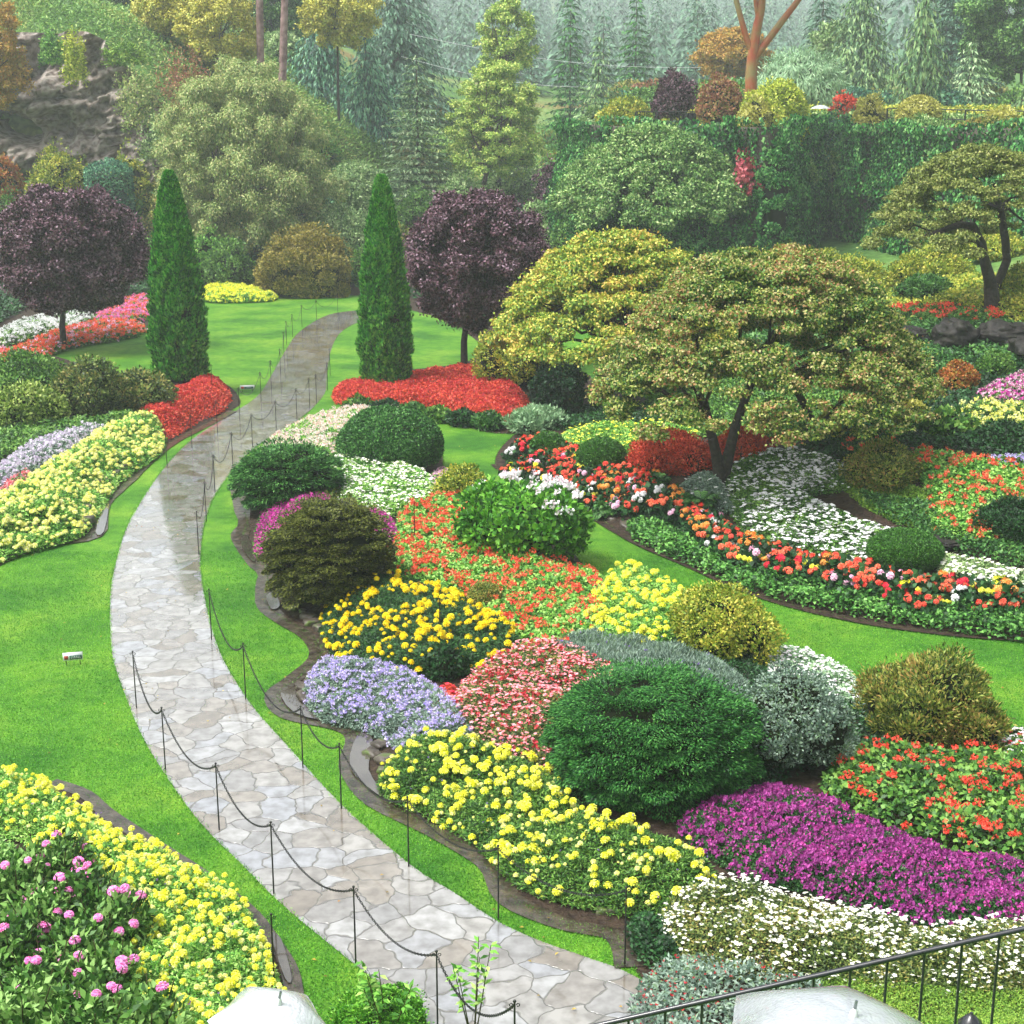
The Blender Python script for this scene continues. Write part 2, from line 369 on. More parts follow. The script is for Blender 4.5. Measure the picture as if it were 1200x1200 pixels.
def flag_mat():
    m, nt, b, out = newmat('wet flagstone')
    geo = nt.nodes.new('ShaderNodeNewGeometry')
    wn_ = nt.nodes.new('ShaderNodeTexNoise'); wn_.inputs['Scale'].default_value = 1.1; wn_.inputs['Detail'].default_value = 3
    nt.links.new(geo.outputs['Position'], wn_.inputs['Vector'])
    va = nt.nodes.new('ShaderNodeVectorMath'); va.operation = 'MULTIPLY_ADD'; va.inputs[1].default_value = (.9, .9, 0)
    nt.links.new(wn_.outputs['Color'], va.inputs[0]); nt.links.new(geo.outputs['Position'], va.inputs[2])
    ve = nt.nodes.new('ShaderNodeTexVoronoi'); ve.feature = 'DISTANCE_TO_EDGE'; ve.inputs['Scale'].default_value = 2.15; ve.voronoi_dimensions = '2D'
    vc = nt.nodes.new('ShaderNodeTexVoronoi'); vc.feature = 'F1'; vc.inputs['Scale'].default_value = 2.15; vc.voronoi_dimensions = '2D'
    for v in (ve, vc): nt.links.new(va.outputs[0], v.inputs['Vector'])
    sepc = nt.nodes.new('ShaderNodeSeparateColor'); nt.links.new(vc.outputs['Color'], sepc.inputs[0])
    r = ramp(nt, [lin('#776e62'), lin('#8a8379'), lin('#858483'), lin('#98958f'), lin('#8d8f94'), lin('#a2a19e')])
    nt.links.new(sepc.outputs[0], r.inputs[0])
    n2 = nt.nodes.new('ShaderNodeTexNoise'); n2.inputs['Scale'].default_value = 5; n2.inputs['Detail'].default_value = 7
    nt.links.new(geo.outputs['Position'], n2.inputs['Vector'])
    r2 = ramp(nt, [np.array([.62, .6, .57]), np.array([1.1, 1.1, 1.1])], [.32, .62]); nt.links.new(n2.outputs[0], r2.inputs[0])
    mu = nt.nodes.new('ShaderNodeMix'); mu.data_type = 'RGBA'; mu.blend_type = 'MULTIPLY'; mu.inputs[0].default_value = 1
    nt.links.new(r.outputs[0], mu.inputs[6]); nt.links.new(r2.outputs[0], mu.inputs[7])
    jr = ramp(nt, [np.zeros(3), np.ones(3)], [.008, .035]); nt.links.new(ve.outputs[0], jr.inputs[0])
    mj = nt.nodes.new('ShaderNodeMix'); mj.data_type = 'RGBA'; nt.links.new(jr.outputs[0], mj.inputs[0])
    mj.inputs[6].default_value = (.13, .12, .105, 1); nt.links.new(mu.outputs[2], mj.inputs[7]); nt.links.new(mj.outputs[2], b.inputs['Base Color'])
    n3 = nt.nodes.new('ShaderNodeTexNoise'); n3.inputs['Scale'].default_value = .7; n3.inputs['Detail'].default_value = 3
    nt.links.new(geo.outputs['Position'], n3.inputs['Vector'])
    rr = ramp(nt, [np.array([.1] * 3), np.array([.3] * 3)], [.4, .65]); nt.links.new(n3.outputs[0], rr.inputs[0]); nt.links.new(rr.outputs[0], b.inputs['Roughness'])
    b.inputs['Specular IOR Level'].default_value = .5; b.inputs['Coat Weight'].default_value = 1; b.inputs['Coat Roughness'].default_value = .07; b.inputs['Coat IOR'].default_value = 2.1
    hsum = nt.nodes.new('ShaderNodeMath'); hsum.operation = 'MULTIPLY_ADD'; hsum.inputs[1].default_value = .4
    nt.links.new(n2.outputs[0], hsum.inputs[0]); nt.links.new(jr.outputs[0], hsum.inputs[2])
    bp = nt.nodes.new('ShaderNodeBump'); bp.inputs['Strength'].default_value = .6; bp.inputs['Distance'].default_value = .02
    nt.links.new(hsum.outputs[0], bp.inputs['Height']); nt.links.new(bp.outputs[0], b.inputs['Normal'])
    return m
M = {}
M['lawn'] = grass_mat(); M['flag'] = flag_mat()
M['soil'] = plain('dark wet soil', '#4a3a2c', .75, .3, c2='#2b2018', scale=9, bump=.8, k=.7)
M['gutter'] = plain('wet gutter stone', '#5a5044', .3, .5, c2='#2e261f', scale=5, bump=.8, k=.8, coat=.5)
M['water'] = plain('puddle water', '#5c564e', .02, 1, c2='#453f38', scale=2, k=.8, coat=1)
M['rock'] = plain('mossy rock', '#5d564b', .7, .3, c2='#413b34', scale=5, bump=.8, k=.8)
M['cliff'] = plain('quarry rock', '#989088', .8, .3, c2='#54463c', scale=2.2, bump=1, k=1.2)
M['bark'] = plain('dark wet bark', '#3a3029', .6, .4, c2='#1c1613', scale=12, bump=.6)
M['bark2'] = plain('grey brown bark', '#6d6156', .8, .2, c2='#40362e', scale=6, bump=.6)
M['madrona'] = plain('peeling red bark', '#a4502f', .5, .3, c2='#8f8150', scale=1.3, bump=.2)
M['iron'] = plain('black painted iron', '#191a1c', .4, .5, scale=20)
M['rail'] = plain('wet grey black railing', '#2a2c33', .3, .5, c2='#1c1d22', scale=20, coat=.4)
M['core'] = plain('twig core with painted shade', '#1c2412', .9, .1, c2='#12160c', scale=7, k=.9)  # solid filler for twigs, with the shade inside the foliage put into its colour
M['corep'] = plain('purple twig core with painted shade', '#1c1418', .9, .1, c2='#120c0e', scale=7)  # purple version of the filler, interior shade likewise painted in
M['white'] = plain('white plastic', '#e6e8ea', .3, .5, c2='#dcdfe2', scale=4)
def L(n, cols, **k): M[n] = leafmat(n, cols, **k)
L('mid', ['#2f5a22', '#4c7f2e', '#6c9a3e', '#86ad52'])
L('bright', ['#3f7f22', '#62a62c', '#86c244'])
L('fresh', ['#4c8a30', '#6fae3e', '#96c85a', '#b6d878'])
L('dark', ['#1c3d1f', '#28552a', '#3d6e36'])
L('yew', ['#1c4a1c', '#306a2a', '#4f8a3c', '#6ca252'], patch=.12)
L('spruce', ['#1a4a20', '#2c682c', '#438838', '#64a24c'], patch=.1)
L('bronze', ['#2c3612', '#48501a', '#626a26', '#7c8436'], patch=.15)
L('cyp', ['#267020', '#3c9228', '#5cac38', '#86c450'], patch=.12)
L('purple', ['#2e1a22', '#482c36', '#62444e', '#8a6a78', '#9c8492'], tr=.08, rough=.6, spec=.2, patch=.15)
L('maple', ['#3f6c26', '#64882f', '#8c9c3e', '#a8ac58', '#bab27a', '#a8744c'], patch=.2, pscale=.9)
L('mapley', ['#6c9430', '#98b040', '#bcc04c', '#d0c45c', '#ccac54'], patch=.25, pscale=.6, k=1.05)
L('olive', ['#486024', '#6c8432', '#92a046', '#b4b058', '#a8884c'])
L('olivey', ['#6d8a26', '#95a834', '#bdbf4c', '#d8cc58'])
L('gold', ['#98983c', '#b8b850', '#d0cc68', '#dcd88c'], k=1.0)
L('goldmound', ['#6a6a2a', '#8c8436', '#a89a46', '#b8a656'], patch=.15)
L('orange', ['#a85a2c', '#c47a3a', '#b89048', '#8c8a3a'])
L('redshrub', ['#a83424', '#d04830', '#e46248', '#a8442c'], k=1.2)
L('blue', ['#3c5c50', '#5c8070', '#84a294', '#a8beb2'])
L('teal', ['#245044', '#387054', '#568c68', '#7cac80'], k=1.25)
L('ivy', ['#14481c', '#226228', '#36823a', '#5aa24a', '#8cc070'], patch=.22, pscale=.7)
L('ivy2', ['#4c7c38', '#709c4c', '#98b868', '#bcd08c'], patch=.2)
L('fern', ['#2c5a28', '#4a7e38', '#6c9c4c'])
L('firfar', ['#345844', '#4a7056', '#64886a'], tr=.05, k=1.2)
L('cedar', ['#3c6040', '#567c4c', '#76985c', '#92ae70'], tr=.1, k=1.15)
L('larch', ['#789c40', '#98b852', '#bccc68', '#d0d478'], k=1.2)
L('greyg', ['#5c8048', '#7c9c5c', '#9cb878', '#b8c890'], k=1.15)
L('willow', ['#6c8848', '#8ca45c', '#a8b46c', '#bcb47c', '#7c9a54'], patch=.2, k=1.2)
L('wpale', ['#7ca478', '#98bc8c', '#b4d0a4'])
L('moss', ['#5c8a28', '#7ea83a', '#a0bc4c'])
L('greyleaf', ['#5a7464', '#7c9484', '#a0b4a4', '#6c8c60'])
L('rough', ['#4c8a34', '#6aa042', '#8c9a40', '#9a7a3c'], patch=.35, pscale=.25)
# blooms: petals are bright
def F_(n, cols, k=1.35, tr=.15): M[n] = leafmat(n, cols, k=k, tr=tr, rough=.55, spec=.2, patch=.08)
F_('f_yel', ['#f4ea4c', '#fbf27a', '#fff6a0']); F_('f_yelb', ['#f6e01c', '#fbea3c', '#fdf070']); F_('f_ora', ['#f8a800', '#fcb808', '#ffc828'])
F_('f_red', ['#d8342c', '#ee4a3a', '#f8624c']); F_('f_coral', ['#e04030', '#f25a3c', '#f88464']); F_('f_crim', ['#a81830', '#c42438', '#e03848'])
F_('f_scar', ['#8c1824', '#b42834', '#d4404c', '#d8606c'], 1.1); F_('f_white', ['#f2f2ee', '#ffffff', '#fafaf2'], 1.2); F_('f_cream', ['#f0efc8', '#fafae0', '#e4e8b0'], 1.2)
F_('f_pink', ['#f49ab8', '#fab8c8', '#e87aa0']); F_('f_hot', ['#e0509a', '#f078b0', '#f49cc4']); F_('f_pale', ['#f8b8b0', '#fcd4cc', '#f4968c'])
F_('f_mag', ['#8c2474', '#b0388e', '#c454a2']); F_('f_pur', ['#702868', '#8c347c', '#a84c94', '#581c50'], 1.35); F_('f_lav', ['#9484cc', '#b0a4e0', '#ccc4f0']); F_('f_lavg', ['#a898b0', '#c4b8cc', '#dcd4e0'])
F_('f_gaura', ['#d84c58', '#e87880', '#f4a8ac', '#c03848']); F_('f_orng', ['#f06a24', '#fa8a3c', '#ffa860'])
F_('f_plum', ['#7c5aa8', '#9878c0'])

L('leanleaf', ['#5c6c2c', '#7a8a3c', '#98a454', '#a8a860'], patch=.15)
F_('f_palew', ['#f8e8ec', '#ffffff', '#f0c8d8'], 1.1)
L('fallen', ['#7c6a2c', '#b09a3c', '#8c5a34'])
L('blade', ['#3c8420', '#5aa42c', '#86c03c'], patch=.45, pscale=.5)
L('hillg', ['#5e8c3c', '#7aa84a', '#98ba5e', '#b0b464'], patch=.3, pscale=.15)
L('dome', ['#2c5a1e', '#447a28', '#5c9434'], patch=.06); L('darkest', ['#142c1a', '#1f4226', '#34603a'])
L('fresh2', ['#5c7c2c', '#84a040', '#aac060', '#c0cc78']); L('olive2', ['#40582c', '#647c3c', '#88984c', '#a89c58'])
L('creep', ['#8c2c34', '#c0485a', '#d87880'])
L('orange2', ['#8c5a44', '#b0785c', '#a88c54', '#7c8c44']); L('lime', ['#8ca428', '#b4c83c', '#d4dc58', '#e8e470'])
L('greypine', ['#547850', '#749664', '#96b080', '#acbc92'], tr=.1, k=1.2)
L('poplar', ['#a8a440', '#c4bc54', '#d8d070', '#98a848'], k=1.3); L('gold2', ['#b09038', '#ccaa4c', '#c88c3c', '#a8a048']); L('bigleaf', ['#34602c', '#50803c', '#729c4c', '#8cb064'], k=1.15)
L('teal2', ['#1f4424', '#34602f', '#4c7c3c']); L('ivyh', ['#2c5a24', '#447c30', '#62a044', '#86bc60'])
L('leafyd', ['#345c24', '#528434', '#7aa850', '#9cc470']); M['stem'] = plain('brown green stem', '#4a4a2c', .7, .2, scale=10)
# ------------------------------------------------------------------ foliage builders (local coordinates)
def bumpf(u, K, seed, squash=1.5):
    rr = np.random.default_rng(seed + 5); k_ = np.arange(K) + .5; zf_ = 1 - 2 * k_ / K; ph_ = 2.39996 * k_ + seed; rf_ = np.sqrt(1 - zf_ * zf_); d = unit(np.stack([rf_ * np.cos(ph_), rf_ * np.sin(ph_), zf_], 1) + rr.normal(size=(K, 3)) * .55 / math.sqrt(K)); w = unit(u * np.array([1, 1, squash])); d = unit(d * np.array([1, 1, squash]))
    m = np.empty(len(u))
    for s_ in range(0, len(u), 8000): m[s_:s_ + 8000] = (w[s_:s_ + 8000] @ d.T).max(1)
    th = np.arccos(np.clip(m, -1, 1)); return np.clip(1 - (th / (1.9 / math.sqrt(K))) ** 2, -1.2, 1)
def blob(mb, n, R, c=(0, 0, 0), amp=.12, fr=2.2, shell=.22, l=.06, w=.04, m=0, out=.45, up=.2, zlo=-.55, seed=None, core=None, aniso=1.0, prof=None, tier=0, tmpl=None, cs=.86, bumps=None):
    seed = RNG.integers(1, 9999) if seed is None else seed
    rng = np.random.default_rng(int(seed)); R = np.asarray(R, float); c = np.asarray(c, float)
    def rad(u):
        q = u * np.array([1, 1, aniso]) * fr
        r = 1 + amp * fbm(q, seed % 97, 3) * 1.2 + amp * .5 * vnoise(q * 4.3, seed % 31)
        if bumps: r = r + bumps[1] * bumpf(u, bumps[0], seed % 1000, bumps[2] if len(bumps) > 2 else 1.5)
        if tier: r = r + tier * np.sin(u[:, 2] * R[2] / .115 + 3 * vnoise(u * 3.1, seed % 13))
        return r
    u = rdir(int(n * 2.1), rng); u = u[u[:, 2] > zlo][:int(n * 1.35)]; k = len(u)
    if bumps and amp > .06:
        bf = bumpf(u, bumps[0], seed % 1000, bumps[2] if len(bumps) > 2 else 1.5); kk = rng.random(k) < .12 + .88 * sstep(-.75, .25, bf); u = u[kk]; k = len(u)
    r = rad(u)
    if prof is not None: pr = prof(u[:, 2])
    else: pr = 1
    d = 1 - shell * rng.random(k) ** 1.4
    sc = np.ones((k, 3)) * R; sc[:, :2] *= (pr if prof is None else pr[:, None])
    Pt = c + u * sc * (r * d)[:, None]
    nn = unit(u / R); tg = rdir(k, rng)
    D = unit(tg * (1 - out) + nn * out + np.array([0, 0, up])); N = unit(nn + rdir(k, rng) * .45)
    ls = l * rng.uniform(.7, 1.25, k)
    if tmpl is not None: stamp(mb, tmpl, Pt, ls, D, m, rng)
    else: leaves(mb, Pt, D, N, ls, ls * w / l, m)
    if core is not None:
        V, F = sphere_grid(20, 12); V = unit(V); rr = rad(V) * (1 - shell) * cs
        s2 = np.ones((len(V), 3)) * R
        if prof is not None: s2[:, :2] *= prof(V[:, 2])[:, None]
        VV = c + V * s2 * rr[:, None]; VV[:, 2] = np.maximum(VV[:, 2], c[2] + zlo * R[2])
        mb.add(VV, F, core)
def placed(l, r, top, base, ry=.8, Y=None):
    cx = (l + r) / 2
    if Y is None:
        p = P(cx, base); R = (r - l) / 2 * depth(*p) / FPX; Yc = p[1] + R * ry
    else: Yc = Y
    pyc = (top + base) / 2; x = xslope(cx, pyc) * Yc; z = float(Z(x, Yc)[0])
    R = (r - l) / 2 * depth(x, Yc, z) / FPX
    zt = CAM_H + Yc * tslope(top)
    return (x, Yc, z), R, max(.15, zt - z)
PXM = lambda D: D / 1495.0                            # metres per render pixel at depth D

def clumpy(mb, n, R, c, K, cs, l, w, seed, mode='clumps', zlo=-.5, amp=.16, core=1, flat=.75, up=.25, ccs=.72):
    rng = np.random.default_rng(int(seed)); R = np.asarray(R, float) / (1 + .35 * amp); c = np.asarray(c, float)
    k_ = np.arange(int(K * 1.5)) + .5; zf = 1 - 2 * k_ / len(k_); ph = 2.39996 * k_ + seed; rf = np.sqrt(1 - zf * zf); u = unit(np.stack([rf * np.cos(ph), rf * np.sin(ph), zf], 1) + rng.normal(size=(len(k_), 3)) * .5 / math.sqrt(K)); u = u[u[:, 2] > zlo]
    lown = lambda q: 1 + amp * fbm(q * 1.9, seed % 91, 2) * 1.3
    rj = lown(u) * (rng.uniform(.76, 1.05, len(u)) if mode == 'clumps' else rng.uniform(.9, 1.0, len(u)))
    A_ = c + u * R * rj[:, None] * (1 - cs * .45); Rm = min(R[0], R[2] * 1.5) * cs; per = max(8, int(n / len(u)))
    sz = rng.uniform(.75, 1.25, len(u)) * Rm; N_ = len(u) * per; a = np.repeat(A_, per, 0); uu = np.repeat(u, per, 0); ss = np.repeat(sz, per)[:, None]
    if mode == 'clumps':
        d = rdir(N_, rng); d = unit(d + unit(uu / R) * .55); q = rng.random((N_, 1)) ** .45; Pt = a + d * np.array([1, 1, flat]) * ss * q
        D = unit(d * .8 + rdir(N_, rng) * .55 + np.array([0, 0, up])); N = unit(unit(uu / R) + d * .6 + rdir(N_, rng) * .45)
    else:
        o = uu.copy(); o[:, 2] *= .25; o = unit(o + np.array([0, 0, -.06]) + np.repeat(rdir(len(u), rng), per, 0) * np.array([1, 1, .25]) * (.12 + .9 * sstep(.7, 1, uu[:, 2:3]))); t = np.cross(o, np.array([0, 0, 1.])); t = unit(t); nn = np.cross(t, o)
        x = rng.uniform(-.55, 1, N_)[:, None]; wd = np.sqrt(np.clip(1 - x ** 2, 0, 1)); y = rng.uniform(-1, 1, (N_, 1)) * wd
        Pt = a + o * x * ss + t * y * ss * 1.1 + nn * ss * (.16 * (1 - x ** 2 - y ** 2) + rng.normal(size=(N_, 1)) * .07) - np.array([0, 0, 1]) * ss * .22 * np.clip(x, 0, 1) ** 2
        D = unit(o + t * y * 1.2 + rdir(N_, rng) * .45 + np.array([0, 0, .05])); N = unit(nn + rdir(N_, rng) * .4)
    lo = c[2] - .98 * (c[2]); Pt[:, 2] = np.maximum(Pt[:, 2], .02)
    ls = l * rng.uniform(.7, 1.25, N_); leaves(mb, Pt, D, N, ls, ls * w / l, 0)
    # stray shoots
    m_ = N_ // 40; d = rdir(m_, rng); d[:, 2] = np.abs(d[:, 2]) * 1.2; d = unit(d); leaves(mb, c + d * R * lown(d)[:, None] * rng.uniform(1.0, 1.1, (m_, 1)), d + rdir(m_, rng) * .5, rdir(m_, rng), l, w, 0)
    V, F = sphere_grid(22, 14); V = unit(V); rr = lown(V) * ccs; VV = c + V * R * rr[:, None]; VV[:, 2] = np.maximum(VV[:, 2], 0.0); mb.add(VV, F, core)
SIZE = {}
def shrub(name, label, cat, l, r, top, base, mat, group=None, style='leafy', leafpx=3.2, asp=.55, ry=.8, amp=.14, fr=2.4, cov=3.8, Y=None, wy=1.0, core='core', stems=False, tier=0, shell=.25, minleaf=.035, bloom=None, up=.2, out=.45, zc=.42, lobes=0, bs=1.0, bsq=1.5):
    loc, R, h = placed(l, r, top, base, ry, Y)
    D = depth(*loc); lf = max(minleaf, leafpx * PXM(D)); w = lf * asp
    e = empty(name, loc, label, cat, group)
    mb = MB(); Rv = np.array([R, R * wy, h * (1 - zc)]); c = np.array([0, 0, h * zc])
    A = 4 * math.pi * ((R * R * wy + R * Rv[2] + R * wy * Rv[2]) / 3) * .75
    n = int(min(95000, max(250, A * cov / (lf * w * .5))))
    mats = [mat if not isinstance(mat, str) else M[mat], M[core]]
    Rpx = R / PXM(D); b_ = min(max(Rpx * .17, 5), 16) * bs; bump = (int(min(420, max(12, 4 * (Rpx / b_) ** 2))), min(.2, .95 * b_ / Rpx), bsq) if amp > .06 or style == 'spray' else None
    kw = dict(bumps=bump, amp=amp, fr=fr, shell=shell, l=lf, w=w, out=out, up=up, zlo=-min(.95, zc / (1 - zc)), tier=tier)
    zl_ = -min(.85, zc / (1 - zc)); sd_ = sum(map(ord, label)) % 983; cpx = min(max(Rpx * .2, 5.5), 17) * bs / Rpx
    if style == 'fans':
        clumpy(mb, n, Rv, c, int(min(520, 3.5 / cpx ** 2)), cpx * 1.1, lf, w, sd_, 'fans', zl_, amp * .7, ccs=.86)
    elif style == 'leafy' and amp >= .14 and not lobes and Rpx > 17:
        rs = np.random.default_rng(sd_); a0 = rs.uniform(0, 6.28); parts_ = [(0, 0, .74, 1.0, 1)]
        for j_ in range(4): aj = a0 + j_ * 1.571 + rs.uniform(-.35, .35); parts_.append((math.cos(aj) * .48, math.sin(aj) * .48 * wy, rs.uniform(.46, .58), rs.uniform(.6, .86), .5))
        for px_, py_, sr_, sh_, wn_ in parts_:
            c2 = np.array([px_ * R, py_ * R, h * sh_ * zc]); clumpy(mb, int(n * wn_ / 2.6), Rv * np.array([sr_, sr_, sh_]), c2, int(min(300, max(9, 2.7 / (cpx / sr_) ** 2))), min(.44, cpx / sr_ * 1.28), lf, w, sd_ + int(sr_ * 100), 'clumps', zl_, amp * 1.3, up=up)
    elif style == 'leafy' and amp > .06 and not lobes:
        clumpy(mb, n, Rv, c, int(min(340, max(9, 2.7 / cpx ** 2))), min(.42, cpx * 1.28), lf, w, sd_, 'clumps', zl_, amp * 1.45, up=up)
    elif lobes:
        rng = np.random.default_rng(len(label) + int(R * 100))
        blob(mb, n // 3, Rv * .8, c, core=1, **kw)
        for k in range(lobes):
            a = 2 * math.pi * (k + rng.uniform(-.3, .3)) / lobes * 2.4; q = rng.uniform(.25, .62); hz = rng.uniform(.15, .8) * (1 - q * .6)
            s = rng.uniform(.32, .5)
            cc = np.array([math.cos(a) * R * q, math.sin(a) * R * wy * q, h * (.35 + .45 * hz)]); kw2 = dict(kw); kw2['zlo'] = -.7; kw2['bumps'] = (40, .15, bsq)
            blob(mb, int(n * .9 / lobes), np.array([R * s, R * wy * s, h * (1 - zc) * s * 1.1]), cc, core=1, **kw2)
    else:
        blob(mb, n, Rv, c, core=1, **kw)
    V = mb.v
    f = mb.build('foliage', mats, e); SIZE[e.name] = (R, h)
    if bloom:
        bm, bn, bs, T = bloom[:4]
        b = MB(); rng = np.random.default_rng(5 + len(label)); u = rdir(bn * 3, rng); u = u[(u[:, 2] > -.1)][:bn]
        stamp(b, T, c + u * Rv * rng.uniform(.97, 1.08, len(u))[:, None], bs * rng.uniform(.7, 1.2, len(u)), unit(u + np.array([0, 0, .5])), 0, rng)
        b.build('blossoms', [M[bm]], e)
    if stems:
        t = MB()
        for k in range(5):
            a = k * 1.3; tube(t, [(math.cos(a) * .06, math.sin(a) * .06, -.05), (math.cos(a) * R * .25, math.sin(a) * R * .25, h * .3), (math.cos(a) * R * .5, math.sin(a) * R * .5, h * .6)], [.03, .025, .012], 6)
        t.build('stems', [M['bark']], e)
    return e

def cells(x, y, sz, seed=0):
    gx, gy = np.floor(x / sz), np.floor(y / sz); best = np.full(len(x), 9.)
    for i in (-1, 0, 1):
        for j in (-1, 0, 1):
            cx, cy = gx + i, gy + j; h1 = np.modf(np.sin(cx * 127.1 + cy * 311.7 + seed) * 43758.5453)[0]; h2 = np.modf(np.sin(cx * 269.5 + cy * 183.3 + seed) * 43758.5453)[0]
            best = np.minimum(best, np.hypot(x / sz - cx - .5 - .42 * h1, y / sz - cy - .5 - .42 * h2))
    return best
PLANT = [.42, .34]
def canopy(poly, h, n, rng, fr=1.6, edge=None, und=.25, seed=3):
    xs = [p[0] for p in poly]; ys = [p[1] for p in poly]; pts = []
    tot = 0
    while tot < n:
        x = rng.uniform(min(xs), max(xs), n * 2); y = rng.uniform(min(ys), max(ys), n * 2); k = in_poly(x, y, poly)
        pts.append(np.stack([x[k], y[k]], 1)); tot += k.sum()
    p = np.concatenate(pts)[:n]
    d = edge_dist(p[:, 0], p[:, 1], poly); e = edge or h * .7
    z0 = Z(p[:, 0], p[:, 1])
    top = h * (1 - und + und * fbm(np.stack([p[:, 0] * fr, p[:, 1] * fr, 0 * d], 1), seed)) * np.sqrt(np.clip(d / e, .05, 1))
    cd = cells(p[:, 0], p[:, 1], PLANT[0], seed); top = top * (1 - PLANT[1] * np.clip(cd / .75, 0, 1.2) ** 2)
    return p, z0, top
def drift(name, label, px, h, leaf, blooms, lpx=3.0, asp=.5, cov=3.0, cat='flower bed', fr=1.6, und=.25, lmin=.03, dz=None, seed=None, tuft=False, lmat=None, shell=.55, kind='stuff', world_poly=None, edge=None):
    """one drift of bedding plants; blooms = list of (material, per square metre, size, template, rise, cluster)"""
    seed = (sum(map(ord, label)) % 997) if seed is None else seed; rng = np.random.default_rng(seed)
    poly = world_poly or PL(px, h * .75 if dz is None else dz)
    poly = smooth_poly(poly, True, 3)
    A = area(poly); cx = sum(p[0] for p in poly) / len(poly); cy = sum(p[1] for p in poly) / len(poly); cz = float(Z(cx, cy)[0]); O = np.array([cx, cy, cz])
    D = depth(cx, cy, cz); lf = max(lmin, lpx * PXM(D)); w = lf * asp
    n = int(min(90000, A * cov / (lf * w * .5)))
    mb = MB()
    p, z0, top = canopy(poly, h, n, rng, fr, edge, und, seed % 50)
    zz = z0 + top * (1 - shell * rng.random(n) ** 1.3)
    Pt = np.stack([p[:, 0], p[:, 1], zz], 1) - O
    Dn = unit(rdir(n, rng) * np.array([1, 1, .6]) + np.array([0, 0, .45 if not tuft else 1.6])); N = unit(rdir(n, rng) * .6 + np.array([0, -.2, 1]))
    leaves(mb, Pt, Dn, N, lf * rng.uniform(.7, 1.3, n), w * rng.uniform(.8, 1.2, n), 0)
    mats = [M[leaf]]
    for bi, (bm, dens, bs, T, rise, clus) in enumerate(blooms):
        mats.append(M[bm]); nb = int(min(60000, A * dens * (1.6 if clus else 1)))
        q, q0, qt = canopy(poly, h, max(nb, 3), rng, fr, edge, und, seed % 50)
        if clus:
            nv = vnoise(np.stack([q[:, 0] * 2.2 / clus, q[:, 1] * 2.2 / clus, 0 * q0], 1), bi + seed % 7) + rng.uniform(-1, 1, len(q)); k = nv > -.2; q, q0, qt = q[k], q0[k], qt[k]
        Pb = np.stack([q[:, 0], q[:, 1], q0 + qt + rise * rng.uniform(-.3, 1., len(q))], 1) - O
        stamp(mb, T, Pb, bs * rng.uniform(.5, 1.3, len(q)), None, bi + 1, rng)
    o = mb.build(name, mats, None, tuple(O))
    return tag(o, label, cat, None, kind)

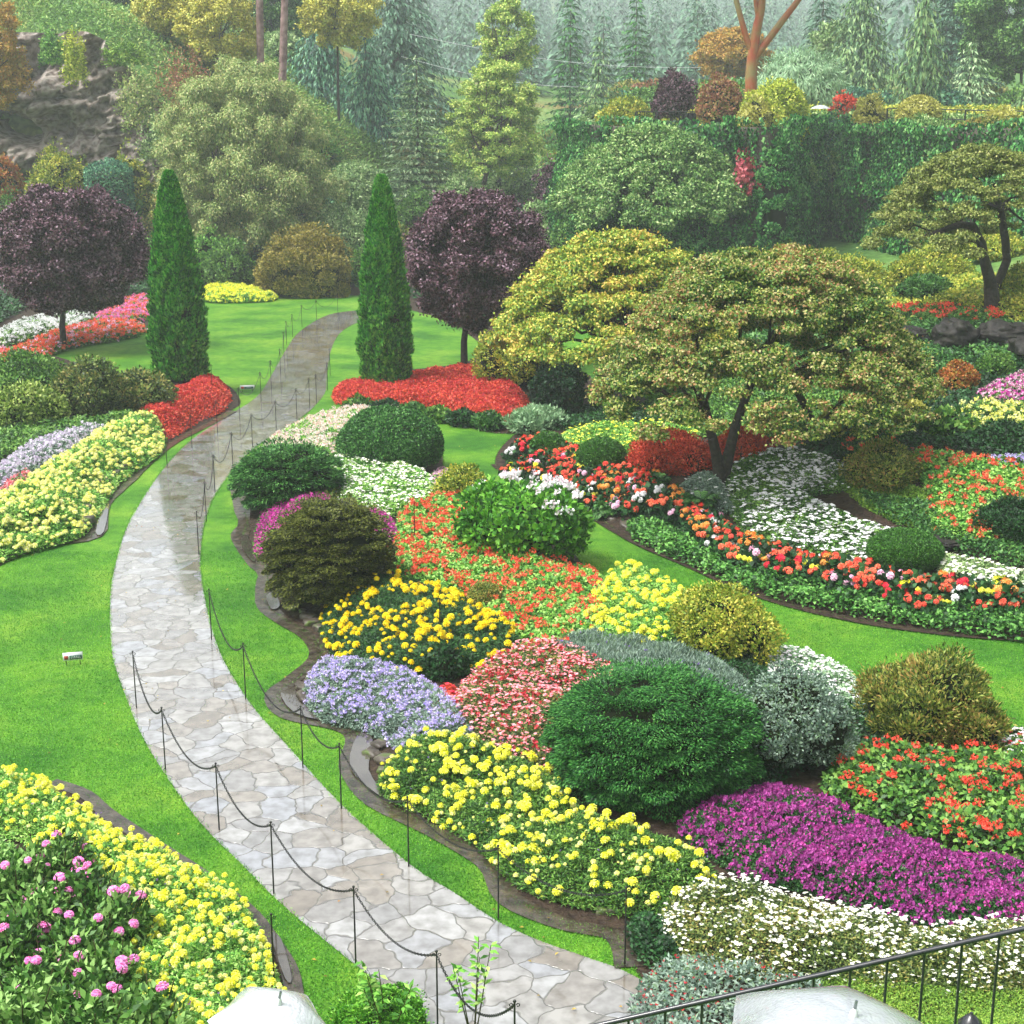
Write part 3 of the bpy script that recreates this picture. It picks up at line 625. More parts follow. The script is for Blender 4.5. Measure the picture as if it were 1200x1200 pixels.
def limb(mb, a, b, r0, r1, rng, sag=.0, n=5, m=0, wig=.08):
    a = np.asarray(a, float); b = np.asarray(b, float); d = np.linalg.norm(b - a)
    t = np.linspace(0, 1, n)[:, None]; pts = a * (1 - t) + b * t
    pts[1:-1] += rng.normal(size=(n - 2, 3)) * d * wig; pts[:, 2] += sag * d * np.sin(t[:, 0] * math.pi)
    tube(mb, pts, np.linspace(r0, r1, n), 6, m, False); return pts
def tree(name, label, cat, l, r, top, base, cbot, mat, Y=None, trunk_px=None, group=None, K=34, cr=.28, flat=.75, leafpx=3.0, asp=.6, cov=2.6, tr=.12, bark='bark', shape='round', weep=0, minleaf=.06, wy=1.0, lean=(0, 0), seed=None, show=.5, fill=True, ry=0):
    """crown spans l..r and top..cbot in the picture; base is where the trunk meets the ground"""
    seed = seed or (sum(map(ord, label)) % 991); rng = np.random.default_rng(seed)
    tpx = trunk_px or (l + r) / 2
    if Y is None: p = P(tpx, base); Y = p[1]
    x0 = xslope(tpx, base) * Y; z0 = float(Z(x0, Y)[0]); loc = (x0, Y, z0)
    cx = xslope((l + r) / 2, (top + cbot) / 2) * Y - x0; D = depth(x0, Y, z0); R = (r - l) / 2 * D / FPX
    zt = CAM_H + Y * tslope(top) - z0; zb = CAM_H + Y * tslope(cbot) - z0; zb = max(.2, zb); H2 = (zt - zb) / 2; cz = (zt + zb) / 2
    e = empty(name, loc, label, cat, group)
    # clump centres
    K = int(K * 2.4); cr = cr * .62; cs = []
    while len(cs) < K:
        u = rdir(1, rng)[0]; q = rng.uniform(.35, 1) ** .6
        if shape == 'round': c = u * q
        elif shape == 'dome':                        # umbrella: a shell of foliage pads over open branches
            th = rng.uniform(0, 2 * math.pi); rr = math.sqrt(rng.random()); c = np.array([math.cos(th) * rr, math.sin(th) * rr, 1 - 1.75 * rr ** 2.4 + rng.uniform(-.3, .0)])
        elif shape == 'egg':
            c = u * q; c[:2] *= 1 - .35 * c[2]
        elif shape == 'cone':
            zz = rng.uniform(-1, 1); th = rng.uniform(0, 2 * math.pi); rr = (1 - (zz + 1) / 2) ** .8 * math.sqrt(rng.uniform(.1, 1)) + .05; c = np.array([math.cos(th) * rr, math.sin(th) * rr, zz])
        cs.append(c)
    cs = np.array(cs); k1 = 1 - cr * .8
    crr = cr * rng.uniform(.7, 1.25, K) * min(R, H2 * 1.6)
    Cn = np.stack([cx + cs[:, 0] * (R - crr * .8), cs[:, 1] * (R * wy - crr * .8), cz + cs[:, 2] * (H2 - crr * .7 * flat)], 1)
    lf = max(minleaf, leafpx * PXM(D)); w = lf * asp
    A = 4 * math.pi * (crr ** 2) * (.5 + .5 * flat); nper = np.minimum(9000, np.maximum(25, A * cov / (lf * w * .5))).astype(int)
    mb = MB()
    for c, rr, n in zip(Cn, crr, nper):
        n = int(n * rng.uniform(.6, 1.15))
        u = rdir(n, rng); q = rng.random(n) ** .5 * (1 + .6 * vnoise(u * 2.2 + c, 3)) * (1 + .5 * (rng.random(n) < .1))
        Pt = c + u * np.array([1, 1, flat]) * (rr * q)[:, None]
        if weep: 
            Pt[:, 2] -= weep * rng.random(n) * rr * 1.6
        nn = unit(u + np.array([0, 0, .5])); D_ = unit(rdir(n, rng) * .7 + u * .5 + np.array([0, 0, -.15 - weep * 2]))
        leaves(mb, Pt, D_, unit(nn + rdir(n, rng) * .5), lf * rng.uniform(.7, 1.3, n), w * rng.uniform(.8, 1.2, n), 0)
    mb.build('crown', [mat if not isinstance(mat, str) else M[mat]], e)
    t = MB(); fork = np.array([lean[0] * .5 + cx * .25, 0, zb + (zt - zb) * .12])
    tube(t, [(0, 0, -.15), (0, 0, .1), (lean[0] * .2, lean[1] * .2, fork[2] * .5), tuple(fork)], [tr * 1.5, tr * 1.1, tr * .95, tr * .8], 9)
    for i in range(min(K, 34)):
        a = fork.copy(); c = Cn[i]
        if c[2] < fork[2]: a = np.array([fork[0] * .6, 0, max(.3, min(fork[2] * .9, c[2]))])
        limb(t, a, c, tr * .5, tr * .1, rng, .08)
    t.build('trunk', [M[bark]], e)
    return e

def conifer(name, label, cat, cx, half, top, Y, mat, base=None, group=None, droop=.25, spac=None, leafpx=3.5, seed=None, taper=.85, trr=.16, bark='bark2', zb=.06, hang=0, dens=1.0, asp=.32, gap=0, h=None, loc=None):
    seed = seed or (sum(map(ord, label)) % 977); rng = np.random.default_rng(seed)
    if loc is None:
        x0 = xslope(cx, 200) * Y; z0 = float(Z(x0, Y)[0]); H_ = CAM_H + Y * tslope(top) - z0; D = depth(x0, Y, z0); R = half * D / FPX; loc = (x0, Y, z0)
    else: D = depth(*loc); H_ = h; R = half
    e = empty(name, loc, label, cat, group)
    lf = leafpx * PXM(D) * 2.2; spac = spac or max(.35, lf * .9)
    P_, D_, N_, S_ = [], [], [], []; t = MB(); zlist = np.arange(H_ * zb, H_ * .99, spac)
    for zi in zlist:
        f = 1 - zi / H_; r = R * (f ** taper) * rng.uniform(.8, 1.12) + .05 * R
        nb = max(4, int((3 + 2 * math.pi * r / (lf * 1.8)) * dens * 1.35)); a0 = rng.uniform(0, 6.28)
        for j in range(nb):
            if gap and rng.random() < gap: continue
            a = a0 + 2 * math.pi * (j + rng.uniform(-.3, .3)) / nb; rl = r * rng.uniform(.7, 1.15); ns = max(2, int(rl / (lf * .42)))
            tt = np.linspace(.15, 1, ns) + rng.uniform(-.05, .05, ns); dx, dy = math.cos(a), math.sin(a)
            zz = zi - droop * rl * tt ** 1.5 + .1 * rl * tt
            P_.append(np.stack([dx * rl * tt, dy * rl * tt, zz], 1)); sd = np.where(np.arange(ns) % 2, 1, -1)[:, None] * .75
            D_.append(np.array([dx, dy, -droop * .8 - hang]) + sd * np.array([-dy, dx, 0]) * rng.uniform(.3, 1, (ns, 1)) + rng.normal(size=(ns, 3)) * .18)
            N_.append(np.tile([0, 0, 1.], (ns, 1)) + rng.normal(size=(ns, 3)) * .35); S_.append(lf * (1.15 - .45 * tt) * rng.uniform(.8, 1.2, ns))
            if j % 3 == 0 and D < 140: tube(t, [(0, 0, zi), (dx * rl * .5, dy * rl * .5, zi - droop * rl * .3), (dx * rl * .9, dy * rl * .9, zi - droop * rl * .75)], [trr * .25 * f + .01, trr * .15 * f + .01, .01], 4, 0, False)
    P_, D_, N_, S_ = map(np.concatenate, (P_, D_, N_, S_)); mb = MB()
    leaves(mb, P_, D_, N_, S_, S_ * asp, 0, .1, .25 + hang * .2)
    # a second smaller layer breaks up the needle masses
    k = rng.random(len(P_)) < .8; leaves(mb, P_[k] + rng.normal(size=(k.sum(), 3)) * lf * .25, D_[k] + rng.normal(size=(k.sum(), 3)) * .5, N_[k], S_[k] * .7, S_[k] * asp * .6, 0, .1, .3 + hang * .3)
    mb.build('crown', [M[mat]], e)
    tube(t, [(0, 0, -.3), (0, 0, H_ * .5), (0, 0, H_ * .98)], [trr, trr * .6, .02], 7)
    t.build('trunk', [M[bark]], e)
    return e

# ================================================================== THE SETTING
A_OUT = [(395,492),(340,517),(302,545),(280,572),(290,610),(285,632),(302,657),(314,670),(312,706),(330,724),(362,744),(378,765),(350,795),(326,815),(340,834),(395,848),(420,864),(412,900),(445,937),(520,977),(575,1010),(600,1052),(660,1080),(720,1094),(738,1130),(780,1175),(860,1230),(1300,1300),(1400,1000),(1300,890),(1200,874),(1100,848),(1010,818),(930,780),(850,740),(760,705),(700,678),(645,620),(575,575),(524,560),(515,522),(470,495)]
B_OUT = [(390,468),(400,452),(440,438),(545,425),(600,400),(690,440),(762,472),(700,505),(625,508),(570,507),(520,492),(470,484),(420,475)]
C_OUT = [(580,545),(600,512),(650,492),(765,476),(900,400),(1000,366),(1300,340),(1500,500),(1500,770),(1300,756),(1200,750),(1100,742),(1000,727),(900,702),(800,660),(740,633),(690,603),(620,572)]
D_OUT = [(-80,692),(0,659),(50,639),(110,627),(120,592),(152,562),(192,525),(230,504),(270,482),(282,470),(264,450),(225,445),(160,446),(80,424),(0,425),(-150,430),(-250,600)]
E_OUT = [(-200,450),(0,420),(80,405),(168,391),(200,368),(240,350),(330,347),(425,347),(480,363),(530,378),(572,406),(650,412),(680,340),(650,320),(400,325),(0,325),(-250,330)]
F_OUT = [(-60,905),(0,913),(60,920),(100,932),(130,958),(200,1003),(270,1052),(310,1092),(336,1130),(346,1175),(352,1250),(150,1290),(-200,1290),(-250,950)]
polys = {k: smooth_poly(PL(v), True, 4) for k, v in dict(a=A_OUT, b=B_OUT, c=C_OUT, d=D_OUT, e=E_OUT, f=F_OUT).items()}
BEDS += [(polys['a'], .35, 1.6), (polys['b'], .15, 1.5), (polys['c'], .3, 1.2), (polys['d'], .4, 1.0), (polys['e'], .1, 2), (polys['f'], .2, 1.2)]

# ground: one sheet to the horizon; a rougher hillside material where it climbs out of the quarry floor
def hill_mat():
    m, nt, b, out = newmat('hillside grass and bracken')
    geo = nt.nodes.new('ShaderNodeNewGeometry')
    n1 = nt.nodes.new('ShaderNodeTexNoise'); n1.inputs['Scale'].default_value = .09; n1.inputs['Detail'].default_value = 6; nt.links.new(geo.outputs['Position'], n1.inputs['Vector'])
    n2 = nt.nodes.new('ShaderNodeTexNoise'); n2.inputs['Scale'].default_value = 3; n2.inputs['Detail'].default_value = 6; nt.links.new(geo.outputs['Position'], n2.inputs['Vector'])
    r = ramp(nt, [lin('#5c8a44') * .6, lin('#74a050') * .6, lin('#8ca45c') * .6, lin('#94804a') * .6], [.3, .48, .58, .7]); nt.links.new(n1.outputs[0], r.inputs[0])
    r2 = ramp(nt, [np.array([.6] * 3), np.array([1.25] * 3)], [.35, .65]); nt.links.new(n2.outputs[0], r2.inputs[0])
    mu = nt.nodes.new('ShaderNodeMix'); mu.data_type = 'RGBA'; mu.blend_type = 'MULTIPLY'; mu.inputs[0].default_value = 1
    nt.links.new(r.outputs[0], mu.inputs[6]); nt.links.new(r2.outputs[0], mu.inputs[7]); nt.links.new(mu.outputs[2], b.inputs['Base Color'])
    b.inputs['Roughness'].default_value = .9; b.inputs['Specular IOR Level'].default_value = .1
    return m
M['hill'] = hill_mat()
nx, ny = len(GX), len(GY)
V = np.stack([_XX.ravel(), _YY.ravel(), _ZZ.ravel()], 1)
ii = (np.arange(ny - 1)[:, None] * nx + np.arange(nx - 1)[None]).ravel(); F = np.stack([ii, ii + 1, ii + nx + 1, ii + nx], 1)
zc = V[F].mean(1); hm = ((zc[:, 1] > 84) | (zc[:, 2] > .9) & (zc[:, 1] > 24) & (zc[:, 0] > 4) | (zc[:, 2] > 3.2) & (zc[:, 1] > 20) | (np.abs(zc[:, 0]) > 45))
mb = MB(); mb.add(V, F[~hm], 0); mb.f.append((F[hm], 1))
struct(mb.build('ground', [M['lawn'], M['hill']], smooth=True))
def sheet(name, poly, mat, dz, res, zf=None):
    xs = [p[0] for p in poly]; ys = [p[1] for p in poly]
    gx, gy = np.meshgrid(np.arange(min(xs), max(xs), res), np.arange(min(ys), max(ys), res)); gx = gx.ravel(); gy = gy.ravel()
    k = in_poly(gx, gy, poly); gx, gy = gx[k], gy[k]; k = edge_dist(gx, gy, poly) > res * .4; gx, gy = gx[k], gy[k]
    pts = [Vector(p) for p in poly] + [Vector((a, b)) for a, b in zip(gx, gy)]; n = len(poly)
    r = delaunay_2d_cdt(pts, [(i, (i + 1) % n) for i in range(n)], [], 1, 1e-5)
    v = np.array([(p.x, p.y) for p in r[0]]); z = (zf or (lambda x, y: Z(x, y)))(v[:, 0], v[:, 1]) + dz
    mb = MB(); mb.add(np.column_stack([v, z]), np.array(r[2])); return mb.build(name, [mat], smooth=True)
for (poly, mh, mw), nm, res in zip(BEDS, ('soil_island_bed', 'soil_middle_bed', 'soil_right_bed', 'soil_left_bed', 'soil_back_border', 'soil_front_left_bed'), (.4, .6, .7, .5, 1.2, .4)):
    def zf(x, y, poly=poly, mh=mh, mw=mw):
        return lookup(x, y) + mh * sstep(.25, mw, edge_dist(x, y, poly)) + .012 + .03 * (fbm(np.stack([x * 2, y * 2, 0 * x], 1), 3)) * (edge_dist(x, y, poly) > .2)
    struct(sheet(nm, poly, M['soil'], 0, res, zf))
PATH_L = [(455,358),(425,363),(385,369),(352,388),(335,410),(318,440),(300,466),(262,490),(225,515),(195,545),(170,580),(150,615),(138,650),(130,690),(129,730),(132,770),(145,810),(165,860),(195,910),(235,965),(280,1010),(330,1060),(390,1110),(440,1150),(500,1200),(560,1250)]
PATH_R = [(470,362),(425,376),(400,389),(388,410),(383,440),(380,462),(350,493),(310,517),(283,540),(254,577),(240,613),(235,653),(237,683),(245,723),(257,763),(277,800),(300,833),(333,870),(400,943),(480,1013),(533,1047),(583,1080),(633,1103),(687,1122),(733,1139),(775,1165),(830,1215),(860,1250)]
pl = smooth_poly(PL(PATH_L), False, 4); pr = smooth_poly(PL(PATH_R), False, 4)
struct(sheet('path', pl + pr[::-1], M['flag'], .008, .8, lambda x, y: lookup(x, y)))
# thin cut edges of stone along the path and the wet gutter strips beside the beds
def strip(name, pts, w, mat, dz, side=0, wob=.0):
    p = np.array(pts); t = unit(np.gradient(p, axis=0)); nrm = np.stack([-t[:, 1], t[:, 0]], 1); wv = w * (1 + wob * vnoise(np.column_stack([p * 1.3, np.zeros(len(p))]), 4))[:, None]
    a = p + nrm * wv * (side - .5); b = p + nrm * wv * (side + .5)
    V = np.concatenate([np.column_stack([a, lookup(a[:, 0], a[:, 1]) + dz]), np.column_stack([b, lookup(b[:, 0], b[:, 1]) + dz])]); n = len(p)
    mb = MB(); mb.add(V, [(i, i + 1, n + i + 1, n + i) for i in range(n - 1)]); return struct(mb.build(name, [mat]))
strip('gutter', smooth_poly(PL([(275,568),(286,610),(281,632),(298,660),(312,675),(310,706),(328,726),(360,746),(374,766),(346,795),(322,815),(338,838),(395,852),(416,866),(408,900),(442,940),(518,980),(572,1013),(597,1055),(660,1084),(720,1098),(738,1135)]), False, 4), .34, M['gutter'], .022, 0, .35)
strip('gutter', smooth_poly(PL([(-60,684),(0,659),(50,639),(110,629),(120,592),(152,562),(192,525),(230,504),(272,482)]), False, 4), .4, M['gutter'], .024, 0, .3)
strip('gutter', smooth_poly(PL([(60,918),(100,932),(130,958),(200,1003),(270,1052),(310,1092),(336,1130),(346,1175),(352,1250)]), False, 4), .22, M['gutter'], .026, 0, .3)
strip('gutter', smooth_poly(PL([(580,545),(620,572),(690,603),(740,633),(800,660),(900,702),(1000,727),(1100,742),(1200,750),(1300,756)]), False, 4), .3, M['soil'], .03, 0, .2)
for pp in ([(328,812),(345,808),(352,826),(400,842),(395,850),(345,838)], [(418,866),(434,862),(437,880),(432,905),(450,935),(437,930),(410,902)], [(283,632),(290,630),(300,655),(296,660),(284,645)], [(312,700),(322,697),(328,712),(318,716)], [(112,625),(120,592),(128,590),(122,625)], [(318,1100),(330,1105),(342,1150),(334,1150)]):
    struct(sheet('puddle', smooth_poly(PL(pp), True, 3), M['water'], .05, .5, lambda x, y: lookup(x, y)))

# misty far wood: nobody could count it
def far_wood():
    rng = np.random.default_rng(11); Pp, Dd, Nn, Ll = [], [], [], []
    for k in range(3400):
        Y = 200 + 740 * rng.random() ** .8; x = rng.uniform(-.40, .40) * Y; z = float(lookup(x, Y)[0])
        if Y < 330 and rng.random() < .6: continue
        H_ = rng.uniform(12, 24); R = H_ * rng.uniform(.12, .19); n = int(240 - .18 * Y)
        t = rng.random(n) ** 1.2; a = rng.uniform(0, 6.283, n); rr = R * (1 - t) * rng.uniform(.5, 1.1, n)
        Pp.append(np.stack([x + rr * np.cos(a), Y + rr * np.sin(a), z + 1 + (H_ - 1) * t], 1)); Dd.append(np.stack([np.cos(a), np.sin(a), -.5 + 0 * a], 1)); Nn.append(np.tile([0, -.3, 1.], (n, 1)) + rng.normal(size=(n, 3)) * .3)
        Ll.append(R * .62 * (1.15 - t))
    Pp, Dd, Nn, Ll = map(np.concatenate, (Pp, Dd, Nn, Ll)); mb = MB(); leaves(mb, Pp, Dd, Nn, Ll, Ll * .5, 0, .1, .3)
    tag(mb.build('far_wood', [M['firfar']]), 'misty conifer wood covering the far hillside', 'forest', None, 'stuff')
far_wood()

# quarry cliff on the left with its dark overhang
def cliff():
    rng = np.random.default_rng(4); nu, nv = 260, 150; U, W = np.meshgrid(np.linspace(0, 1, nu), np.linspace(0, 1, nv))
    px = -60 + U * 320; Yb = 97.0 + 2.5 * np.sin(U * 5) * .5
    x = (px - 600) / FPX * 98 / .97; zb = 3.5; topz = 14.3 - 5.5 * sstep(.62, 1, U)
    z = zb + (topz - zb) * W
    xr, zr = x.ravel() * .97 + z.ravel() * .2, z.ravel() * .97 - x.ravel() * .2; q = np.stack([xr * .24, zr * .34, 0 * xr], 1)
    n = fbm(q, 8, 5).reshape(x.shape); ledge = np.abs(fbm(q * np.array([.8, 2.2, 1]), 21, 4)).reshape(x.shape)
    rid = np.abs(fbm(q * np.array([3.2, 1.6, 1]), 31, 4)).reshape(x.shape); crack = np.abs(fbm(np.stack([x.ravel() * .5 - z.ravel() * .35, z.ravel() * .15, 0 * x.ravel()], 1), 41, 4)).reshape(x.shape); y = Yb + 1.4 * W - n * 2.6 - ledge * 3.0 + rid * 1.6 - crack * 2.2
    cave = np.exp(-(((px - 58 - (z - 8) * -14) / 26) ** 2 + ((z - 8.7) / 1.1) ** 2) ** 1.5); y = y + cave * 5
    over = np.exp(-(((px - 75) / 60) ** 2 + ((z - 10.2) / 1.0) ** 2)); y = y - over * 1.5
    V = np.stack([x.ravel(), y.ravel(), z.ravel()], 1); i = (np.arange(nv - 1)[:, None] * nu + np.arange(nu - 1)[None]).ravel()
    mb = MB(); mb.add(V, np.stack([i, i + 1, i + nu + 1, i + nu], 1)); struct(mb.build('cliff', [M['cliff']]))
cliff()

# quarry wall on the right, hung with ivy
def wall():
    pts = smooth_poly(WALL, False, 12); p = np.array(pts)[:-4]; nu = len(p); nv = 26; zt = 8.75
    t = unit(np.gradient(p, axis=0)); nr = np.stack([t[:, 1], -t[:, 0]], 1)
    V = []
    for j in range(nv):
        w = j / (nv - 1); z = -.5 + (zt + .5) * w
        q = np.column_stack([p * .35, np.full(nu, z * .35)]); n = fbm(q, 2, 4)
        off = (1 - w) * .9 + n * .8 + .3
        V.append(np.column_stack([p + nr * off[:, None], np.full(nu, z)]))
    V.append(np.column_stack([p - nr * 1.7, np.full(nu, zt - .1)])); V = np.concatenate(V)
    i = (np.arange(nv)[:, None] * nu + np.arange(nu - 1)[None]).ravel(); mb = MB(); mb.add(V - np.array([*p[nu // 2], 0]), np.stack([i, i + 1, i + nu + 1, i + nu], 1))
    e = empty('quarry_wall', (*p[nu // 2], 0), 'tall quarry wall completely hung with dark glossy ivy', 'wall'); mb.build('rock_face', [M['rock']], e)
    rng = np.random.default_rng(6); n = 170000; cl_ = np.concatenate([[0], np.cumsum(np.hypot(*np.diff(p, axis=0).T))]); iu = np.interp(rng.uniform(0, cl_[-1] * .9999, n), cl_, np.arange(nu)); w = rng.random(n); i0 = iu.astype(int); f = iu - i0
    pp = p[i0] * (1 - f)[:, None] + p[i0 + 1] * f[:, None]; nn = nr[i0]; z = -.5 + (zt + .7) * w
    s = np.hypot(pp[:, 0], 0 * f) ; q = np.column_stack([pp * .5, z * .5]); lum = fbm(q, 9, 4)
    fold = fbm(np.column_stack([pp * 1.1, z * .12]), 15, 2)       # hanging curtains
    off = (1 - w) * .9 + fbm(np.column_stack([pp * .35, z * .35]), 2, 4) * .8 + .3 + .35 + lum * .9 + fold * 1.0 - .35 * rng.random(n) + .5 * sstep(.9, 1, w); off = np.maximum(off, (1 - w) * .9 + fbm(np.column_stack([pp * .35, z * .35]), 2, 4) * .8 + .38 + .15 * rng.random(n)); z = z + .7 * sstep(.85, 1, w) * (.3 + fbm(np.column_stack([pp * .45, 0 * z]), 33, 3))
    Pt = np.column_stack([pp + nn * off[:, None], z]) - np.array([*p[nu // 2], 0]); N3 = np.column_stack([nn, np.full(n, .5)])
    D = unit(rdir(n, rng) * .6 + np.array([0, 0, -.8])); mb = MB(); lf = .2 * rng.uniform(.6, 1.2, n)
    leaves(mb, Pt, D, unit(N3 + rdir(n, rng) * .55), lf, lf * .75, 0); mb.build('ivy', [M['ivy']], e)
wall()

# ================================================================== COLUMNAR CYPRESSES AND NEAR TREES
def cypress(l, r, top, base, label):
    loc, R, h = placed(l, r, top, base, .7); e = empty('columnar_cypress', loc, label, 'tree', 'pair of clipped columnar cypresses')
    rng = np.random.default_rng(int(l)); n = 42000; u = rng.random(n); w = u ** .82; a = rng.uniform(0, 6.283, n)
    def prof(w): return R * np.clip((1 - w), 0, 1) ** .62 * (1 - .28 * np.clip(.25 - w, 0, 1) / .25 * .5) * (.82 + .18 * np.sin(np.clip(w * 3.2, 0, 3.14))) + .03
    q = np.stack([np.cos(a) * 2.2, np.sin(a) * 2.2, w * h * 1.5], 1); ub = np.stack([np.cos(a), np.sin(a), 0 * a], 1); q2 = np.stack([np.cos(a) * 3.2, np.sin(a) * 3.2, w * h * 2.1], 1); rr = prof(w) * (1 + .10 * fbm(q * 1.6, 3, 3) + .5 * (.4 - np.abs(vnoise(q2, 9)) - .5 * np.abs(vnoise(q2 * 2.1, 19)))) * (1 - .2 * rng.random(n) ** 2)
    Pt = np.stack([np.cos(a) * rr, np.sin(a) * rr, .12 + w * (h - .15)], 1); out_ = np.stack([np.cos(a), np.sin(a), 0 * a], 1)
    D = unit(out_ * .6 + np.array([0, 0, .8]) + rdir(n, rng) * .45); mb = MB(); lf = .17 * rng.uniform(.7, 1.2, n)
    leaves(mb, Pt, D, unit(out_ + rdir(n, rng) * .6), lf, lf * .5, 0)
    ww = np.linspace(0, 1, 24); pts = np.stack([0 * ww, 0 * ww, .1 + ww * (h - .5)], 1); tube(mb, pts, prof(ww) * .8, 14, 1)
    mb.build('crown', [M['cyp'], M['core']], e); t = MB(); tube(t, [(0, 0, -.2), (0, 0, .5)], [.18, .15], 8); t.build('trunk', [M['bark2']], e)
cypress(169, 241, 203, 452, 'left columnar cypress, standing behind the small red bed left of the path')
cypress(416, 483, 208, 457, 'right columnar cypress, rising out of the long red bed beside the purple plum')
tree('purple_plum_tree', 'round purple-leaved tree standing on the left lawn, cut by the photo edge', 'tree', -8, 172, 212, 410, 372, 'purple', trunk_px=75, K=130, cr=.2, flat=.8, leafpx=3.2, tr=.13, shape='round', group='purple-leaved trees on the lawn', cov=3.4)
tree('purple_plum_tree', 'round purple-leaved tree right of the right cypress, trunk in the red bed', 'tree', 474, 645, 218, 430, 390, 'purple', trunk_px=544, K=130, cr=.2, flat=.8, leafpx=3.2, tr=.13, shape='round', group='purple-leaved trees on the lawn', cov=3.4)
# Japanese maples
tree('japanese_maple', 'golden yellow spreading maple behind the larger green and bronze maple', 'tree', 570, 872, 270, 478, 420, 'mapley', wy=.8, trunk_px=735, K=130, cr=.17, flat=.45, leafpx=3.2, tr=.16, shape='dome', cov=2.8, asp=.7)
def front_maple():
    e = tree('japanese_maple', 'broad green and bronze maple with twin dark trunks above the white flowers', 'tree', 688, 1110, 286, 566, 490, 'maple', wy=.8, trunk_px=846, K=190, cr=.15, flat=.36, leafpx=3.1, tr=.05, shape='dome', cov=2.1, asp=.7, seed=77)
    for c in list(e.children):
        if c.name.startswith('trunk'): bpy.data.objects.remove(c)
    o = np.array(e.location); rng = np.random.default_rng(2); t = MB(); Y = o[1]
    W = lambda px, py, dy=0: np.array(C(px, py, Y + dy)) - o
    tube(t, [W(846, 575), W(844, 555), W(839, 530), W(833, 505), W(826, 470, .3)], [.2, .17, .13, .12, .08], 9)
    tube(t, [W(848, 575, .05), W(849, 552, .05), W(856, 525, .1), W(862, 500, .2), W(880, 450, .5), W(900, 400, .8)], [.2, .16, .13, .12, .1, .06], 9)
    tube(t, [W(945, 548, 2), W(946, 515, 2), W(950, 490, 2), W(935, 460, 1.5), W(900, 420, 1)], [.15, .13, .11, .09, .06], 8)
    tube(t, [W(948, 500, 2), W(968, 490, 1.5), W(985, 472, 1.2), W(1005, 462, 1)], [.07, .06, .05, .03], 6)
    for b in ((700, 440, -1), (730, 400, .5), (760, 350, 1), (800, 330, -.5), (870, 320, 0), (930, 330, 1.5), (980, 360, -1), (1030, 400, .5), (1080, 430, 1), (900, 380, 2.5), (820, 420, -2), (760, 460, -1.5)):
        s = W(832, 500) if b[0] < 850 else W(885, 445, .5); limb(t, s, W(*b), .06, .015, rng, .12, 6, 0, .06)
    t.build('trunk', [M['bark']], e)
front_maple()
def leaning_tree():
    e = tree('leaning_tree', 'spreading olive green tree with dark leaning arched trunk, on the upper right terrace', 'tree', 1018, 1275, 168, 365, 296, 'greyg' if False else 'leanleaf', trunk_px=1165, wy=.8, K=110, cr=.17, flat=.36, leafpx=2.7, shape='dome', cov=1.3, seed=31)
    for c in list(e.children):
        if c.name.startswith('trunk'): bpy.data.objects.remove(c)
    o = np.array(e.location); rng = np.random.default_rng(3); t = MB(); Y = o[1]; W = lambda px, py, dy=0: np.array(C(px, py, Y + dy)) - o
    tube(t, [W(1164, 380), W(1162, 345), W(1160, 328), W(1155, 310, -.8), W(1150, 285, -.7), W(1140, 265, -1.0), W(1125, 263, -1.2), W(1105, 270, -1.3), W(1080, 278, -1.3)], [.3, .24, .2, .17, .15, .13, .11, .09, .05], 9)
    tube(t, [W(1166, 340, 1.2), W(1180, 305, 1.2), W(1178, 280, 1.2), W(1172, 245, 1.2), W(1165, 215, 1.)], [.16, .15, .14, .12, .06], 8)
    for s, b in (((1140, 265), (1120, 240)), ((1125, 263), (1090, 230)), ((1105, 270), (1060, 275)), ((1172, 245), (1200, 230)), ((1172, 245), (1140, 205)), ((1150, 285), (1100, 300)), ((1172, 245), (1215, 262))):
        limb(t, W(*s), W(*b), .06, .02, rng, .1)
    t.build('trunk', [M['bark']], e)
leaning_tree()

# ================================================================== SHRUBS
SH = shrub
def fern(l, r, t, b, lb):
    loc, R, h = placed(l, r, t, b); e = empty('fern', loc, lb, 'fern', 'ferns at the edge of the right bed'); rng = np.random.default_rng(l); mb = MB()
    for j in range(30):
        a = j * 2.39996 + rng.uniform(-.2, .2); el = rng.uniform(.45, 1.25); L_ = R * rng.uniform(.85, 1.25); q = np.linspace(.08, 1, 22)[:, None]; dr = np.array([math.cos(a), math.sin(a), 0])
        pts = dr * L_ * q * math.cos(el * .7) + np.array([0, 0, 1]) * h * (math.sin(el) * 1.25 * q - .75 * q ** 2.4)
        T = unit(np.gradient(pts, axis=0)); sd = np.cross(T, [0, 0, 1.]); wl = (R * .3 * np.sin(np.clip(q * 1.05, 0, 1) * math.pi) ** .7 + .02)[:, 0]
        for sgn in (-1, 1): leaves(mb, pts, sd * sgn + T * .45 - np.array([0, 0, .1]), np.cross(sd, T) * sgn * sgn, wl, wl * .3 + .02, 0)
    mb.build('fronds', [M['fern']], e)

